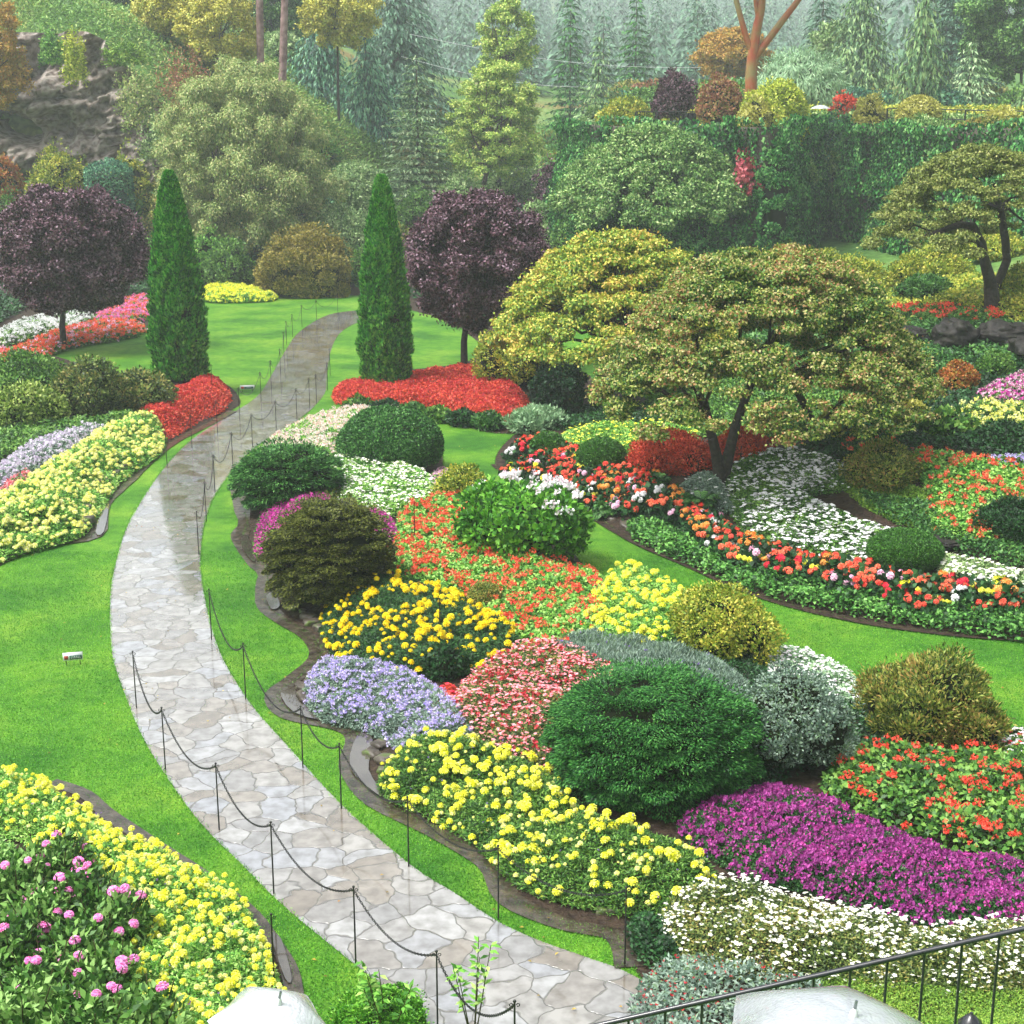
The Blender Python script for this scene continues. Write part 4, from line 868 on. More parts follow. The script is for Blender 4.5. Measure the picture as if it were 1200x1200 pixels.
# island bed
SH('spruce_bush', 'low wide dark green spruce cushion beside the path behind the magenta heather', 'shrub', 277, 398, 519, 600, 'yew', style='fans', amp=.12, bs=1.15, leafpx=3.4, asp=.4, cov=4.6, zc=.4, shell=.2)
SH('yew_dome', 'smooth rounded green dome shrub on top of the pale pink flowers', 'shrub', 397, 520, 479, 550, 'yew', amp=.05, leafpx=2.6, cov=3.6, shell=.12, zc=.3)
SH('dwarf_cypress', 'lobed bronze green dwarf conifer in front of the magenta flowers', 'shrub', 311, 459, 582, 724, 'bronze', style='fans', amp=.22, bs=.75, leafpx=2.6, cov=4.4, zc=.38)
SH('variegated_shrub', 'small golden edged shrub left of the hydrangea', 'shrub', 508, 577, 545, 590, 'olivey', leafpx=3.2)
def hydrangea():
    e = SH('hydrangea', 'large leaved hydrangea with white and pink flower heads in the middle of the island bed', 'shrub', 538, 686, 566, 662, 'bright', leafpx=6.5, asp=.6, cov=3.4, amp=.12, zc=.42, shell=.35, minleaf=.12)
    R, h = SIZE[e.name]; rng = np.random.default_rng(9); b = MB(); stamp(b, T_UMB, np.array([[0, 0, 0.]]), .12, np.array([[0, 0, 1.]]), 0, rng); first = None
    for k in range(44):
        a = rng.uniform(-1.3, 2.6); q = rng.uniform(.3, .95); zz = math.sqrt(max(0, 1 - q * q)); p = (math.cos(a) * R * q * 1.1, math.sin(a) * R * q * 1.0, h * (.5 + .6 * zz))
        if first is None: first = b.build('flower_head', [M['f_palew']], e, p); o = first
        else: o = first.copy(); COL.objects.link(o); o.parent = e; o.location = p
        o.rotation_euler = (rng.uniform(-.6, .6), rng.uniform(-.6, .6), 0); o.scale = [rng.uniform(.7, 1.2)] * 3
hydrangea()
SH('small_conifer_tuft', 'small olive green tuft between orange marigolds and red geraniums', 'shrub', 548, 588, 684, 716, 'olive', amp=.05, leafpx=2.2)
SH('yellow_green_shrub', 'rounded yellow-green shrub right of the pale yellow marigolds', 'shrub', 772, 912, 684, 780, 'olivey', leafpx=3.6, amp=.16, cov=2.8, zc=.45, shell=.3)
SH('spruce_bush', 'big dark green layered spruce mound in the middle of the front bed', 'shrub', 640, 886, 788, 958, 'spruce', style='fans', amp=.12, bs=1.25, leafpx=3.8, asp=.36, cov=4.4, zc=.42)
SH('grey_leaved_shrub', 'loose silvery blue-green shrub right of the big spruce mound', 'shrub', 838, 1012, 774, 922, 'greyleaf', leafpx=3.6, amp=.3, fr=2.8, shell=.45, cov=2.0, zc=.5, stems=True, bs=1.2)
SH('azalea_bush', 'bronze olive azalea behind the red geraniums at the right', 'shrub', 998, 1188, 766, 884, 'olive', leafpx=5.2, asp=.33, amp=.32, shell=.45, cov=2.8, zc=.45, up=.6, bs=1.25)
SH('dark_leaved_plant', 'small dark green leafy plant below the orange marigolds', 'plant', 494, 552, 752, 800, 'dark', leafpx=5, amp=.2, shell=.4, cov=2.2)
SH('green_bush', 'bright low green bush at the bottom edge beside the path', 'shrub', 385, 505, 1172, 1235, 'bright', leafpx=3, amp=.1)
# right bed
SH('clipped_box_ball', 'smooth clipped green ball nearest the red barberry', 'shrub', 676, 733, 514, 560, 'dome', amp=.02, leafpx=2.2, shell=.08, cov=4, zc=.45, fr=1.5, group='clipped ball shrubs')
SH('clipped_box_ball', 'small olive clipped ball half hidden left of the other ball', 'shrub', 622, 662, 507, 540, 'dome', amp=.03, leafpx=2.2, shell=.08, cov=4, zc=.45, group='clipped ball shrubs')
SH('clipped_box_ball', 'smooth clipped green dome among white flowers behind the right begonias', 'shrub', 1017, 1104, 622, 676, 'dome', amp=.02, leafpx=2.0, shell=.08, cov=4, zc=.4, group='clipped ball shrubs')
SH('red_barberry', 'wide bright red leaved barberry behind the clipped ball', 'shrub', 728, 842, 502, 562, 'redshrub', leafpx=2.6, amp=.2, shell=.3, cov=3, zc=.35, wy=.8)
SH('red_barberry', 'narrow red leaved barberry showing right of the maple trunks', 'shrub', 832, 906, 500, 545, 'redshrub', leafpx=2.6, amp=.2, shell=.3, cov=3, zc=.4)
SH('olive_shrub', 'bronze tinted shrub on the mossy slope right of the white flowers', 'shrub', 985, 1088, 518, 585, 'olive', leafpx=3, amp=.2, shell=.32, cov=3, zc=.45)
SH('rounded_shrub', 'low dark green shrub at the right edge below the red geranium slope', 'shrub', 1142, 1240, 588, 642, 'dark', leafpx=3, amp=.12, zc=.4)
for l, r, t, b, lb in ((690, 730, 570, 612, 'fern clump left of the low ivy hedge end'), (790, 850, 556, 612, 'dark fern clump under the maple trunk'), (648, 690, 556, 594, 'fern clump below the left begonias'), (745, 790, 540, 580, 'fern clump beneath the red barberry')):
    fern(l, r, t, b, lb)
SH('dark_evergreen_shrub', 'very dark glossy shrub between the red bed and the golden maple', 'shrub', 620, 692, 408, 494, 'darkest', leafpx=3.4, amp=.18, shell=.3, zc=.45)
SH('pale_spreading_shrub', 'yellow-green airy shrub behind the long red bed', 'shrub', 552, 660, 378, 458, 'olivey', leafpx=3, amp=.25, shell=.45, cov=2.4, zc=.45)
SH('variegated_hosta', 'silvery variegated leafy clump at the right end of the red bed', 'plant', 590, 668, 478, 508, 'wpale', leafpx=5, asp=.35, amp=.15, up=.5, shell=.4)
for i, (l, r, t, b) in enumerate(((470, 502, 474, 492), (496, 530, 478, 497), (526, 560, 482, 502), (556, 590, 484, 506), (400, 440, 466, 484), (436, 470, 470, 487))):
    SH('edging_plant', 'low green edging plant along the front of the long red bed', 'plant', l, r, t, b, ('fern', 'mid', 'dark')[i % 3], group='edging plants of the long red bed', leafpx=4, amp=.25, shell=.5)
# terraces behind right bed
SH('orange_shrub', 'rusty orange shrub at the right tip of the big maple', 'shrub', 1098, 1148, 422, 466, 'orange', leafpx=3)
SH('green_shrub', 'small bright green rounded shrub before the dark rocks', 'shrub', 1142, 1190, 410, 448, 'mid', leafpx=3)
SH('hosta', 'broad leaved hosta clump under the pale yellow flowers', 'plant', 1082, 1140, 482, 520, 'mid', leafpx=8, asp=.6, shell=.5, up=.3, cov=2)
SH('yellow_hosta', 'yellow-green hosta clump right of the maple trunks', 'plant', 955, 1000, 480, 522, 'gold', leafpx=7, asp=.55, shell=.5, up=.3, cov=2)
SH('blue_green_plant', 'blue-green leafy plants below the maple crown', 'plant', 985, 1050, 470, 520, 'teal', leafpx=5, shell=.5, cov=2.4)
SH('yellow_shrub', 'yellow flowering shrub under the right side of the big maple', 'shrub', 1040, 1090, 462, 508, 'gold', leafpx=3, shell=.4, cov=2.2)
SH('leafy_border_plant', 'green leafy plants beneath the pale yellow flowers at the right edge', 'plant', 1138, 1215, 496, 532, 'dark', leafpx=4, shell=.5)
SH('small_tree', 'small flat topped green tree amid red flowers on the upper terrace', 'tree', 1048, 1122, 322, 368, 'fern', leafpx=3, amp=.2, shell=.4, zc=.6, stems=True, Y=53)
SH('yellow_green_shrub', 'yellow-green shrub beside the foot of the ivy wall', 'shrub', 962, 1050, 298, 352, 'olivey', leafpx=3, amp=.2, shell=.4, Y=60)
SH('yellow_green_shrub', 'yellow-green shrub under the arching trunk of the leaning tree', 'shrub', 1040, 1140, 288, 345, 'olivey', leafpx=3, amp=.22, shell=.4, Y=62)
SH('yellow_green_shrub', 'yellow-green shrub at the right edge below the leaning tree', 'shrub', 1165, 1240, 308, 385, 'olivey', leafpx=3, amp=.2, shell=.4, Y=50)
# left beds
SH('rhododendron', 'light yellow-green rhododendron at the left edge above the lavender flowers', 'shrub', -20, 80, 448, 508, 'fresh2', leafpx=4, shell=.35, zc=.45, group='rhododendrons left of the path')
SH('rhododendron', 'mid green rhododendron at the left edge behind the paler one', 'shrub', -20, 92, 414, 478, 'mid', leafpx=3.6, shell=.35, zc=.45, group='rhododendrons left of the path')
SH('rhododendron', 'dark olive rhododendron in the middle of the left group', 'shrub', 64, 150, 416, 494, 'olive2', leafpx=3.6, shell=.35, zc=.45, group='rhododendrons left of the path')
SH('rhododendron', 'low olive rhododendron next to the left cypress', 'shrub', 122, 206, 432, 486, 'olive2', leafpx=3.6, shell=.35, zc=.45, group='rhododendrons left of the path')
# back of the garden floor
bk = [('golden_conifer_mound', 'broad mustard gold conifer mound at the back of the lawn', 'shrub', 292, 426, 264, 352, 'goldmound', dict(bs=1.5, leafpx=2.6, amp=.2, cov=7, zc=.35, Y=81)),
 ('green_shrub', 'green rounded shrub behind the yellow flower strip', 'shrub', 236, 300, 278, 338, 'mid', dict(Y=83)),
 ('green_shrub', 'bright green shrub directly right of the left cypress', 'shrub', 222, 268, 262, 330, 'fresh', dict(Y=85)),
 ('green_shrub', 'dark green shrub above the golden mound, left side', 'shrub', 262, 322, 252, 310, 'teal', dict(Y=88)),
 ('green_shrub', 'green shrub behind the left purple tree, right side', 'shrub', 150, 215, 272, 350, 'mid', dict(Y=84)),
 ('yellow_shrub', 'yellowing shrub above the golden mound', 'shrub', 288, 345, 234, 280, 'olive', dict(Y=90)),
 ('camellia', 'dark blue-green glossy shrub on the slope right of the hanging tree', 'shrub', 312, 396, 198, 254, 'teal', dict(Y=95, leafpx=4)),
 ('slope_shrub', 'wide olive green shrub behind the right cypress', 'shrub', 355, 452, 236, 308, 'greyg', dict(Y=90, lobes=8)),
 ('slope_shrub', 'pale green shrub high on the slope left of the right cypress', 'shrub', 372, 458, 184, 248, 'greyg', dict(Y=100, lobes=6)),
 ('slope_shrub', 'green shrub at the back between right cypress and golden mound', 'shrub', 408, 470, 276, 345, 'mid', dict(Y=84)),
 ('slope_shrub', 'dark shrub behind the left end of the lawn', 'shrub', -20, 60, 290, 360, 'dark', dict(Y=82)),
 ('golden_weeping_shrub', 'golden weeping shrub left of the square topped yew', 'shrub', 22, 108, 162, 236, 'olivey', dict(Y=92, amp=.22, shell=.4)),
 ('golden_weeping_shrub', 'golden weeping shrub right of the square topped yew', 'shrub', 122, 184, 168, 240, 'olivey', dict(Y=92, amp=.22, shell=.4)),
 ('slope_shrub', 'reddish brown shrub below the cliff at the left edge', 'shrub', -25, 30, 175, 250, 'orange', dict(Y=93)),
 ('slope_shrub', 'green shrub behind the left purple tree, left side', 'shrub', -20, 60, 222, 330, 'mid', dict(Y=88)),
 ('slope_shrub', 'olive shrub below the hanging tree', 'shrub', 160, 250, 205, 300, 'olive', dict(Y=91, amp=.25)),
 ('slope_shrub', 'grey green shrub behind the tip of the left cypress', 'shrub', 215, 300, 215, 290, 'greyleaf', dict(Y=93, amp=.25)),
 ('purple_smokebush', 'dark purple bush at the left foot of the ivy mound', 'shrub', 622, 668, 178, 252, 'purple', dict(Y=98, amp=.15)),
 ('slope_shrub', 'green shrub above the right purple tree', 'shrub', 600, 668, 232, 300, 'greyg', dict(Y=92)),
 ('slope_shrub', 'green shrub beside the left foot of the ivy mound', 'shrub', 636, 700, 250, 330, 'mid', dict(Y=82)),
 ('slope_shrub', 'green shrub at the top of the central slope', 'shrub', 640, 720, 150, 215, 'fresh', dict(Y=104)),
 ('slope_shrub', 'low pale shrub right of the central larch', 'shrub', 560, 640, 175, 235, 'greyg', dict(Y=112)),
 ('slope_shrub', 'low shrub beneath the central larch', 'shrub', 500, 580, 200, 275, 'greyg', dict(Y=104)),
 ('slope_shrub', 'green shrub left of the central larch foot', 'shrub', 455, 520, 215, 290, 'mid', dict(Y=98)),
 ('slope_shrub', 'green shrub halfway up the left valley slope', 'shrub', 340, 400, 150, 200, 'rough', dict(Y=106, zc=.25))]
for nm, lb, ct, l, r, t, b, mt, kw in bk:
    SH(nm, lb, ct, l, r, t, b, mt, group='shrubs on the slopes at the back' if nm == 'slope_shrub' else None, **{**dict(leafpx=2.8, amp=.2, shell=.32, cov=2.8), **kw})
def yew_column():
    loc, R, h = placed(102, 156, 187, 280, Y=90); e = empty('clipped_yew', loc, 'square topped clipped blue-green yew column below the cliff', 'topiary')
    mb = MB(); blob(mb, 9000, (R * 1.0, R, h * .62), (0, 0, h * .38), amp=.05, l=.17, w=.09, shell=.12, zlo=-.6, core=1, prof=lambda z: np.clip(1 / np.sqrt(np.maximum(1 - z * z, .09)), 1, 1.9) * .98, seed=4)
    mb.build('foliage', [M['teal'], M['core']], e)
yew_column()
# overgrown mound beside the ivy wall
tree('ivy_mound', 'huge pale leaved climber canopy hanging over the left end of the quarry wall', 'climber', 644, 884, 146, 320, 262, 'ivy2', Y=77, K=120, cr=.19, flat=.7, leafpx=3.2, tr=.2, shape='dome', cov=3.4, wy=.8, bark='bark2')
SH('ivy_mound', 'dark ivy mass under the pale climber mound, left side', 'climber', 655, 765, 196, 330, 'ivy', Y=79, leafpx=3.4, amp=.2, shell=.3, zc=.5)
SH('ivy_mound', 'dark ivy mass under the pale climber mound, right side', 'climber', 745, 895, 200, 340, 'ivy', Y=78, leafpx=3.4, amp=.22, shell=.3, zc=.5)
SH('ivy_mound', 'narrow ivy column covering the projecting corner of the quarry wall', 'climber', 886, 930, 146, 330, 'ivy', Y=75.5, leafpx=3.4, amp=.1, zc=.5, cov=4)
SH('yellow_green_shrub', 'yellow-green shrub behind the leaning trunk against the wall foot', 'shrub', 1120, 1215, 272, 335, 'olivey', leafpx=3, amp=.2, Y=66)
SH('yellow_green_shrub', 'yellow-green shrub at the wall foot above the right end of the maple', 'shrub', 925, 1000, 290, 345, 'olivey', leafpx=3, amp=.2, Y=72)
def creeper():
    rng = np.random.default_rng(12); p0 = np.array(C(884, 232, 75.6)); e = empty('creeper', tuple(p0), 'crimson creeper trailing down the ivy beside the pale climber canopy', 'climber'); mb = MB()
    for st in range(9):
        x0 = rng.uniform(868, 892); y0 = rng.uniform(158, 185); y1 = rng.uniform(195, 236); n = int(60 + 1.2 * (y1 - y0)); q = rng.random(n); px_ = x0 + 5 * np.sin(q * 5 + st) + rng.normal(size=n) * 2.2; py_ = y0 + (y1 - y0) * q
        Yv = 76.6 - 1.2 * q + rng.normal(size=n) * .15; Pt = np.stack([[*C(a, b, c)] for a, b, c in zip(px_, py_, Yv)]) - p0; leaves(mb, Pt, rdir(n, rng) * .6 + np.array([0, 0, -.8]), rdir(n, rng) * .5 + np.array([0, -1, .4]), .2, .14, 0)
    mb.build('foliage', [M['creep']], e)
creeper()

# top of the wall
tw = [('purple_maple', 'small domed purple-leaved maple on the wall top beside the railing', 'tree', 762, 818, 80, 140, 'purple', dict(Y=86, zc=.6, stems=True)),
 ('reddish_shrub', 'reddish bronze shrub on the wall top left of the yellow one', 'shrub', 812, 876, 84, 150, 'orange2', dict(Y=84)),
 ('yellow_green_rhododendron', 'bright yellow-green rhododendron in front of the red barked tree', 'shrub', 862, 952, 90, 145, 'lime', dict(Y=83, lobes=8)),
 ('variegated_shrub', 'creamy variegated shrub on the wall top', 'shrub', 862, 906, 112, 146, 'gold', dict(Y=81.5)),
 ('yellow_shrub', 'yellow shrub on the wall top left of the clipped gold bush', 'shrub', 996, 1046, 100, 142, 'gold', dict(Y=88)),
 ('clipped_gold_bush', 'clipped round golden bush before the railing', 'shrub', 1052, 1102, 113, 145, 'gold', dict(Y=84, amp=.03, shell=.1)),
 ('small_gold_bush', 'small golden bush on the wall top near the right edge', 'shrub', 1156, 1194, 127, 150, 'gold', dict(Y=78, amp=.08)),
 ('spreading_juniper', 'flat blue-green juniper on the wall top under the white umbrella', 'shrub', 945, 1030, 120, 155, 'teal', dict(Y=90)),
 ('pale_weeping_tree', 'pale grey-green weeping willow dome behind the wall', 'tree', 884, 988, 58, 128, 'wpale', dict(Y=104, amp=.1, up=-1.2, asp=.18, leafpx=6, zc=.5, shell=.3)),
 ('dark_red_shrub', 'dark red shrub behind the white umbrella', 'shrub', 976, 1004, 108, 130, 'redshrub', dict(Y=95)),
 ('wall_top_shrub', 'green shrub at the left end of the wall railing', 'shrub', 700, 768, 112, 165, 'olivey', dict(Y=88)),
 ('wall_top_shrub', 'low green shrub over the ivy left of the inner corner', 'shrub', 868, 960, 136, 168, 'ivy2', dict(Y=84)),
 ('wall_top_shrub', 'low green shrub over the ivy right of the inner corner', 'shrub', 955, 1045, 138, 165, 'ivy2', dict(Y=89.5)),
 ('wall_top_shrub', 'low green shrub over the ivy above the leaning tree', 'shrub', 1035, 1125, 136, 168, 'ivy2', dict(Y=82)),
 ('wall_top_shrub', 'low rusty shrub over the ivy at the right edge', 'shrub', 1115, 1210, 138, 172, 'olive', dict(Y=77)),
 ('rusty_shrub', 'orange brown shrub far behind the purple maple', 'shrub', 732, 790, 92, 140, 'orange2', dict(Y=118)),
 ('green_bush', 'round green bush behind the ivy mound', 'shrub', 660, 740, 118, 178, 'greyg', dict(Y=108)) ]
for nm, lb, ct, l, r, t, b, mt, kw in tw:
    SH(nm, lb, ct, l, r, t, b, mt, **{**dict(leafpx=3, amp=.18, shell=.3, cov=2.8), **kw})

# ================================================================== BACKGROUND TREES
CF = conifer
CF('conifer', 'tall misty blue-green fir behind the central valley, left of its twin', 'tree', 667, 34, -6, 150, 'spruce', droop=.3, group='misty firs beyond the valley')
CF('conifer', 'tall misty fir behind the central valley, right of its twin', 'tree', 742, 34, -4, 155, 'spruce', droop=.3, group='misty firs beyond the valley')
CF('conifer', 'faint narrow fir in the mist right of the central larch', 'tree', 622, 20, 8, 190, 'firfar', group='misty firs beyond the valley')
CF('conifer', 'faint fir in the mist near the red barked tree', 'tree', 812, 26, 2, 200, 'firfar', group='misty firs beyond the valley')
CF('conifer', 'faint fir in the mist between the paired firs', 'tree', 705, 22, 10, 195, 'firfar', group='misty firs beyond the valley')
CF('conifer', 'broad grey-green cedar behind the ivy mound', 'tree', 700, 46, 34, 122, 'cedar', droop=.35, hang=.2)
CF('conifer', 'soft grey-green pine left of the central larch', 'tree', 490, 62, 62, 108, 'greypine', droop=.15, gap=.15)
CF('conifer', 'dark pine whose high boughs reach over the top centre-left', 'tree', 468, 85, -60, 132, 'firfar', droop=.4, gap=.25, hang=.3)
CF('cedar', 'teal drooping cedar behind the yellow trees, left one', 'tree', 378, 62, 5, 118, 'teal', droop=.55, hang=.5, group='teal drooping cedars')
CF('cedar', 'teal drooping cedar behind the yellow trees, right one', 'tree', 432, 60, 40, 116, 'teal', droop=.55, hang=.5, group='teal drooping cedars')
CF('cedar', 'yellow-green weeping cedar with hanging sprays behind the clipped gold bush', 'tree', 1072, 56, -30, 102, 'cedar', droop=.7, hang=.9, leafpx=4)
CF('conifer', 'tall grey-green conifer left of the weeping cedar', 'tree', 1000, 62, -60, 118, 'cedar', droop=.5, hang=.5)
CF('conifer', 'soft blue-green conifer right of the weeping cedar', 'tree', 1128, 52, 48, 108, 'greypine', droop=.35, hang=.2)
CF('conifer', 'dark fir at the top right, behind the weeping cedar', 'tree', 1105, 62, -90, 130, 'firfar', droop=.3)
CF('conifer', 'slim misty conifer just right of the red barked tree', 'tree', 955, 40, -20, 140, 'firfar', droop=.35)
CF('cedar', 'drooping green bough tree at the right edge behind the wall', 'tree', 1215, 62, 60, 92, 'cedar', droop=.6, hang=.7)
tree('larch', 'tall yellow-green larch in the centre of the valley', 'tree', 522, 640, 60, 245, 215, 'larch', Y=106, trunk_px=562, K=90, cr=.2, flat=.5, leafpx=2.8, asp=.45, shape='egg', cov=1.7, tr=.2, bark='bark2', lean=(.6, 0))
tree('birch', 'slender yellow-green tree rising above the larch', 'tree', 556, 634, -10, 200, 95, 'larch', Y=114, K=40, cr=.22, flat=.8, leafpx=2.8, shape='egg', cov=1.8, bark='bark2')
tree('hanging_tree', 'shaggy olive brown tree hanging over the left slope', 'tree', 172, 402, 52, 320, 305, 'willow', Y=90, trunk_px=262, K=150, cr=.17, flat=.8, leafpx=2.6, asp=.4, weep=.3, cov=1.1, tr=.2, bark='bark2', shape='egg')
tree('yellow_tree', 'pale yellow autumn tree above the cliff, left of the other', 'tree', 150, 250, -24, 165, 82, 'poplar', Y=108, K=60, cr=.2, flat=.9, leafpx=2.8, cov=1.9, tr=.1, group='pale yellow autumn trees above the cliff')
tree('yellow_tree', 'pale yellow autumn tree above the cliff, nearest the bare pine trunks', 'tree', 205, 312, -30, 165, 130, 'poplar', Y=106, K=70, cr=.18, flat=.9, leafpx=2.8, cov=1.9, tr=.1, group='pale yellow autumn trees above the cliff')
tree('yellow_tree', 'pale yellow tree in front of the teal cedars at the top', 'tree', 345, 450, -30, 150, 58, 'poplar', Y=112, K=60, cr=.2, flat=.8, leafpx=2.8, cov=1.7, tr=.1)
tree('orange_tree', 'orange yellow tree at the top left edge', 'tree', -45, 28, -20, 180, 130, 'gold2', Y=94, K=50, cr=.24, leafpx=2.8, cov=2)
tree('orange_tree', 'faded orange tree in the mist behind the red barked tree', 'tree', 806, 908, 32, 130, 98, 'gold2', Y=128, K=60, cr=.22, leafpx=2.6, cov=1.8, flat=.6)
tree('broadleaf_tree', 'large green tree filling the top right corner', 'tree', 1120, 1270, -60, 130, 98, 'bigleaf', Y=112, K=110, cr=.18, leafpx=3.2, cov=2)
tree('broadleaf_tree', 'grey-green tree in mist behind the weeping willow dome', 'tree', 940, 1030, 20, 130, 105, 'greyg', Y=124, K=60, cr=.2, leafpx=2.8, cov=1.8)
tree('broadleaf_tree', 'green tree on the hilltop at the top left behind the yellow trees', 'tree', 120, 200, -40, 60, 20, 'bigleaf', Y=125, K=50, cr=.25, leafpx=2.8, cov=2)
tree('broadleaf_tree', 'dark green tree high behind the bare pine trunks', 'tree', 285, 372, -50, 140, 110, 'bigleaf', Y=126, K=70, cr=.22, leafpx=2.8, cov=2)
def pine_trunk(px0, px1, Y, label):
    a = np.array(C(px0, 62, Y)); a[2] = float(Z(a[0], Y)[0]); b = np.array(C(px1, -10, Y)); e = empty('pine_tree', tuple(a), label, 'tree', 'bare trunked pines at the top left')
    t = MB(); d = b - a; tube(t, [(0, 0, -.3), tuple(d * .5), tuple(d), tuple(d * 1.9)], [.3, .26, .23, .12], 8); t.build('trunk', [M['pinebark']], e)
    rng = np.random.default_rng(int(px0)); mb = MB()
    for k in range(14):
        c = d * rng.uniform(1.35, 2.1) + rng.normal(size=3) * np.array([1.6, 1.6, .6]); n = 260; u = rdir(n, rng)
        leaves(mb, c + u * np.array([1.1, 1.1, .5]) * rng.random((n, 1)) ** .4, u + np.array([0, 0, .3]), rdir(n, rng), .35, .08, 0)
    mb.build('crown', [M['firfar']], e)
M['pinebark'] = plain('pinkish pine bark', '#a08480', .8, .2, c2='#6a5250', scale=3, bump=.5)
pine_trunk(323, 334, 102, 'leaning pinkish bare pine trunk, right of the pair at the top')
pine_trunk(303, 304, 105, 'upright darker bare pine trunk, left of the pair at the top')
def madrona():
    Y = 86; o = np.array(C(885, 95, Y)); o[2] = float(Z(o[0], Y)[0]); e = empty('madrona_tree', tuple(o), 'smooth red barked tree forking into three bare limbs above the wall', 'tree'); t = MB(); W = lambda px, py, dy=0: np.array(C(px, py, Y + dy)) - o
    s = np.array([0, 0, -.3])
    tube(t, [s, W(880, 90), W(882, 65), W(886, 38), W(892, 10), W(896, -30)], [.36, .33, .3, .26, .22, .17], 10)
    tube(t, [W(883, 62), W(876, 50), W(870, 28), W(863, 2), W(856, -35)], [.2, .18, .16, .15, .1], 9)
    tube(t, [W(883, 70), W(896, 52), W(914, 28), W(934, 2), W(958, -35)], [.22, .2, .19, .17, .1], 9)
    tube(t, [W(889, 22), W(886, 5), W(884, -20)], [.16, .13, .1], 8)
    t.build('trunk', [M['madrona']], e); rng = np.random.default_rng(5); mb = MB()
    for k in range(26):
        c = W(rng.uniform(845, 975), rng.uniform(-130, -50), rng.uniform(-3, 3)); n = 300; u = rdir(n, rng)
        leaves(mb, c + u * 1.3 * rng.random((n, 1)) ** .4, u, rdir(n, rng), .25, .12, 0)
    mb.build('crown', [M['mid']], e)
madrona()
for (a, b, Y, lb) in (((480, 40), (880, 78), 128, 'upper faint cable crossing the misty valley'), ((470, 66), (760, 100), 128, 'lower faint cable crossing the misty valley')):
    A_, B_ = np.array(C(*a, Y)), np.array(C(*b, Y)); tt = np.linspace(0, 1, 14)[:, None]; pts = A_ * (1 - tt) + B_ * tt; pts[:, 2] -= 1.0 * np.sin(tt[:, 0] * math.pi); mb = MB(); tube(mb, pts - A_, .014, 4); tag(mb.build('overhead_cable', [M['white']], None, tuple(A_)), lb, 'cable', 'overhead cables')
# understorey behind the first rows, each shrub a thing of its own
rngu = np.random.default_rng(21); proto = {}
def mound_proto(mt, k):
    e = empty('hillside_bush', (0, 0, 0), '', 'shrub'); mb = MB(); blob(mb, 2600, (1.5, 1.5, 1.3), (0, 0, .9), amp=.25, fr=2, shell=.35, l=.24, w=.13, core=1, zlo=-.7, seed=40 + k); mb.build('foliage', [M[mt], M['core']], e); return e
US = {'greyg': 'grey-green bush growing wild on the far slopes', 'mid': 'mid green bush growing wild on the far slopes', 'olive': 'olive bush growing wild on the far slopes', 'teal': 'dark bluish bush growing wild on the far slopes', 'rough': 'rusty mottled bush growing wild on the far slopes'}
for k, (mt, lb) in enumerate(US.items()):
    e = mound_proto(mt, k); e['label'] = lb; e['group'] = 'wild bushes on the far slopes'; n = 0
    spots = []
    while len(spots) < 24:
        Y = rngu.uniform(90, 165); px = rngu.uniform(150, 1190); x = (px - 600) / FPX * Y * 1.03
        if px > 620 and Y < 100: continue
        z = float(Z(x, Y)[0]); py = 600 - FPX * ((z - CAM_H) / Y * cP + sP) / (cP - (z - CAM_H) / Y * sP)
        if (px < 260 and 20 < py < 190) or (325 < px < 465 and 90 < py < 260): continue
        spots.append((x, Y, z - .2))
    for i, s in enumerate(spots):
        sc = rngu.uniform(.6, 1.35)
        if i == 0: e.location = s; e.scale = (sc,) * 3
        else: copy_tree(e, s, rngu.uniform(0, 6), sc)
# tufts hanging on the cliff
for l, r, t, b, mt, Yc, lb in ((48, 74, 46, 80, 'fresh', 95.2, 'small bright green plant clinging to the cliff top, left of the trailing one'), (76, 100, 52, 104, 'lime', 94.6, 'trailing yellow-green plant hanging down the cliff face'), (126, 166, 56, 78, 'moss', 96, 'low mossy plants along the top of the cliff'), (-10, 30, 72, 110, 'gold2', 94.5, 'orange plant on the ledge at the left edge'), (140, 190, 88, 160, 'willow', 94.5, 'shaggy olive growth over the middle of the cliff face'), (185, 250, 72, 150, 'orange2', 95, 'reddish shaggy growth above the right cliff face'), (165, 215, 140, 200, 'greyg', 94, 'grey-green bush at the right foot of the cliff')):
    loc, R_, h_ = placed(l, r, t, b, Y=Yc); z0 = CAM_H + Yc * tslope(b); loc = (loc[0], Yc, z0); h_ = CAM_H + Yc * tslope(t) - z0; e = empty('cliff_plant', loc, lb, 'plant', 'plants growing on the cliff'); mb = MB()
    blob(mb, 2200, (R_, R_ * .7, h_ * .6), (0, 0, h_ * .45), amp=.5, fr=3, shell=.6, l=.2, w=.1, bumps=(30, .2), seed=int(l + 60)); mb.build('foliage', [M[mt]], e)

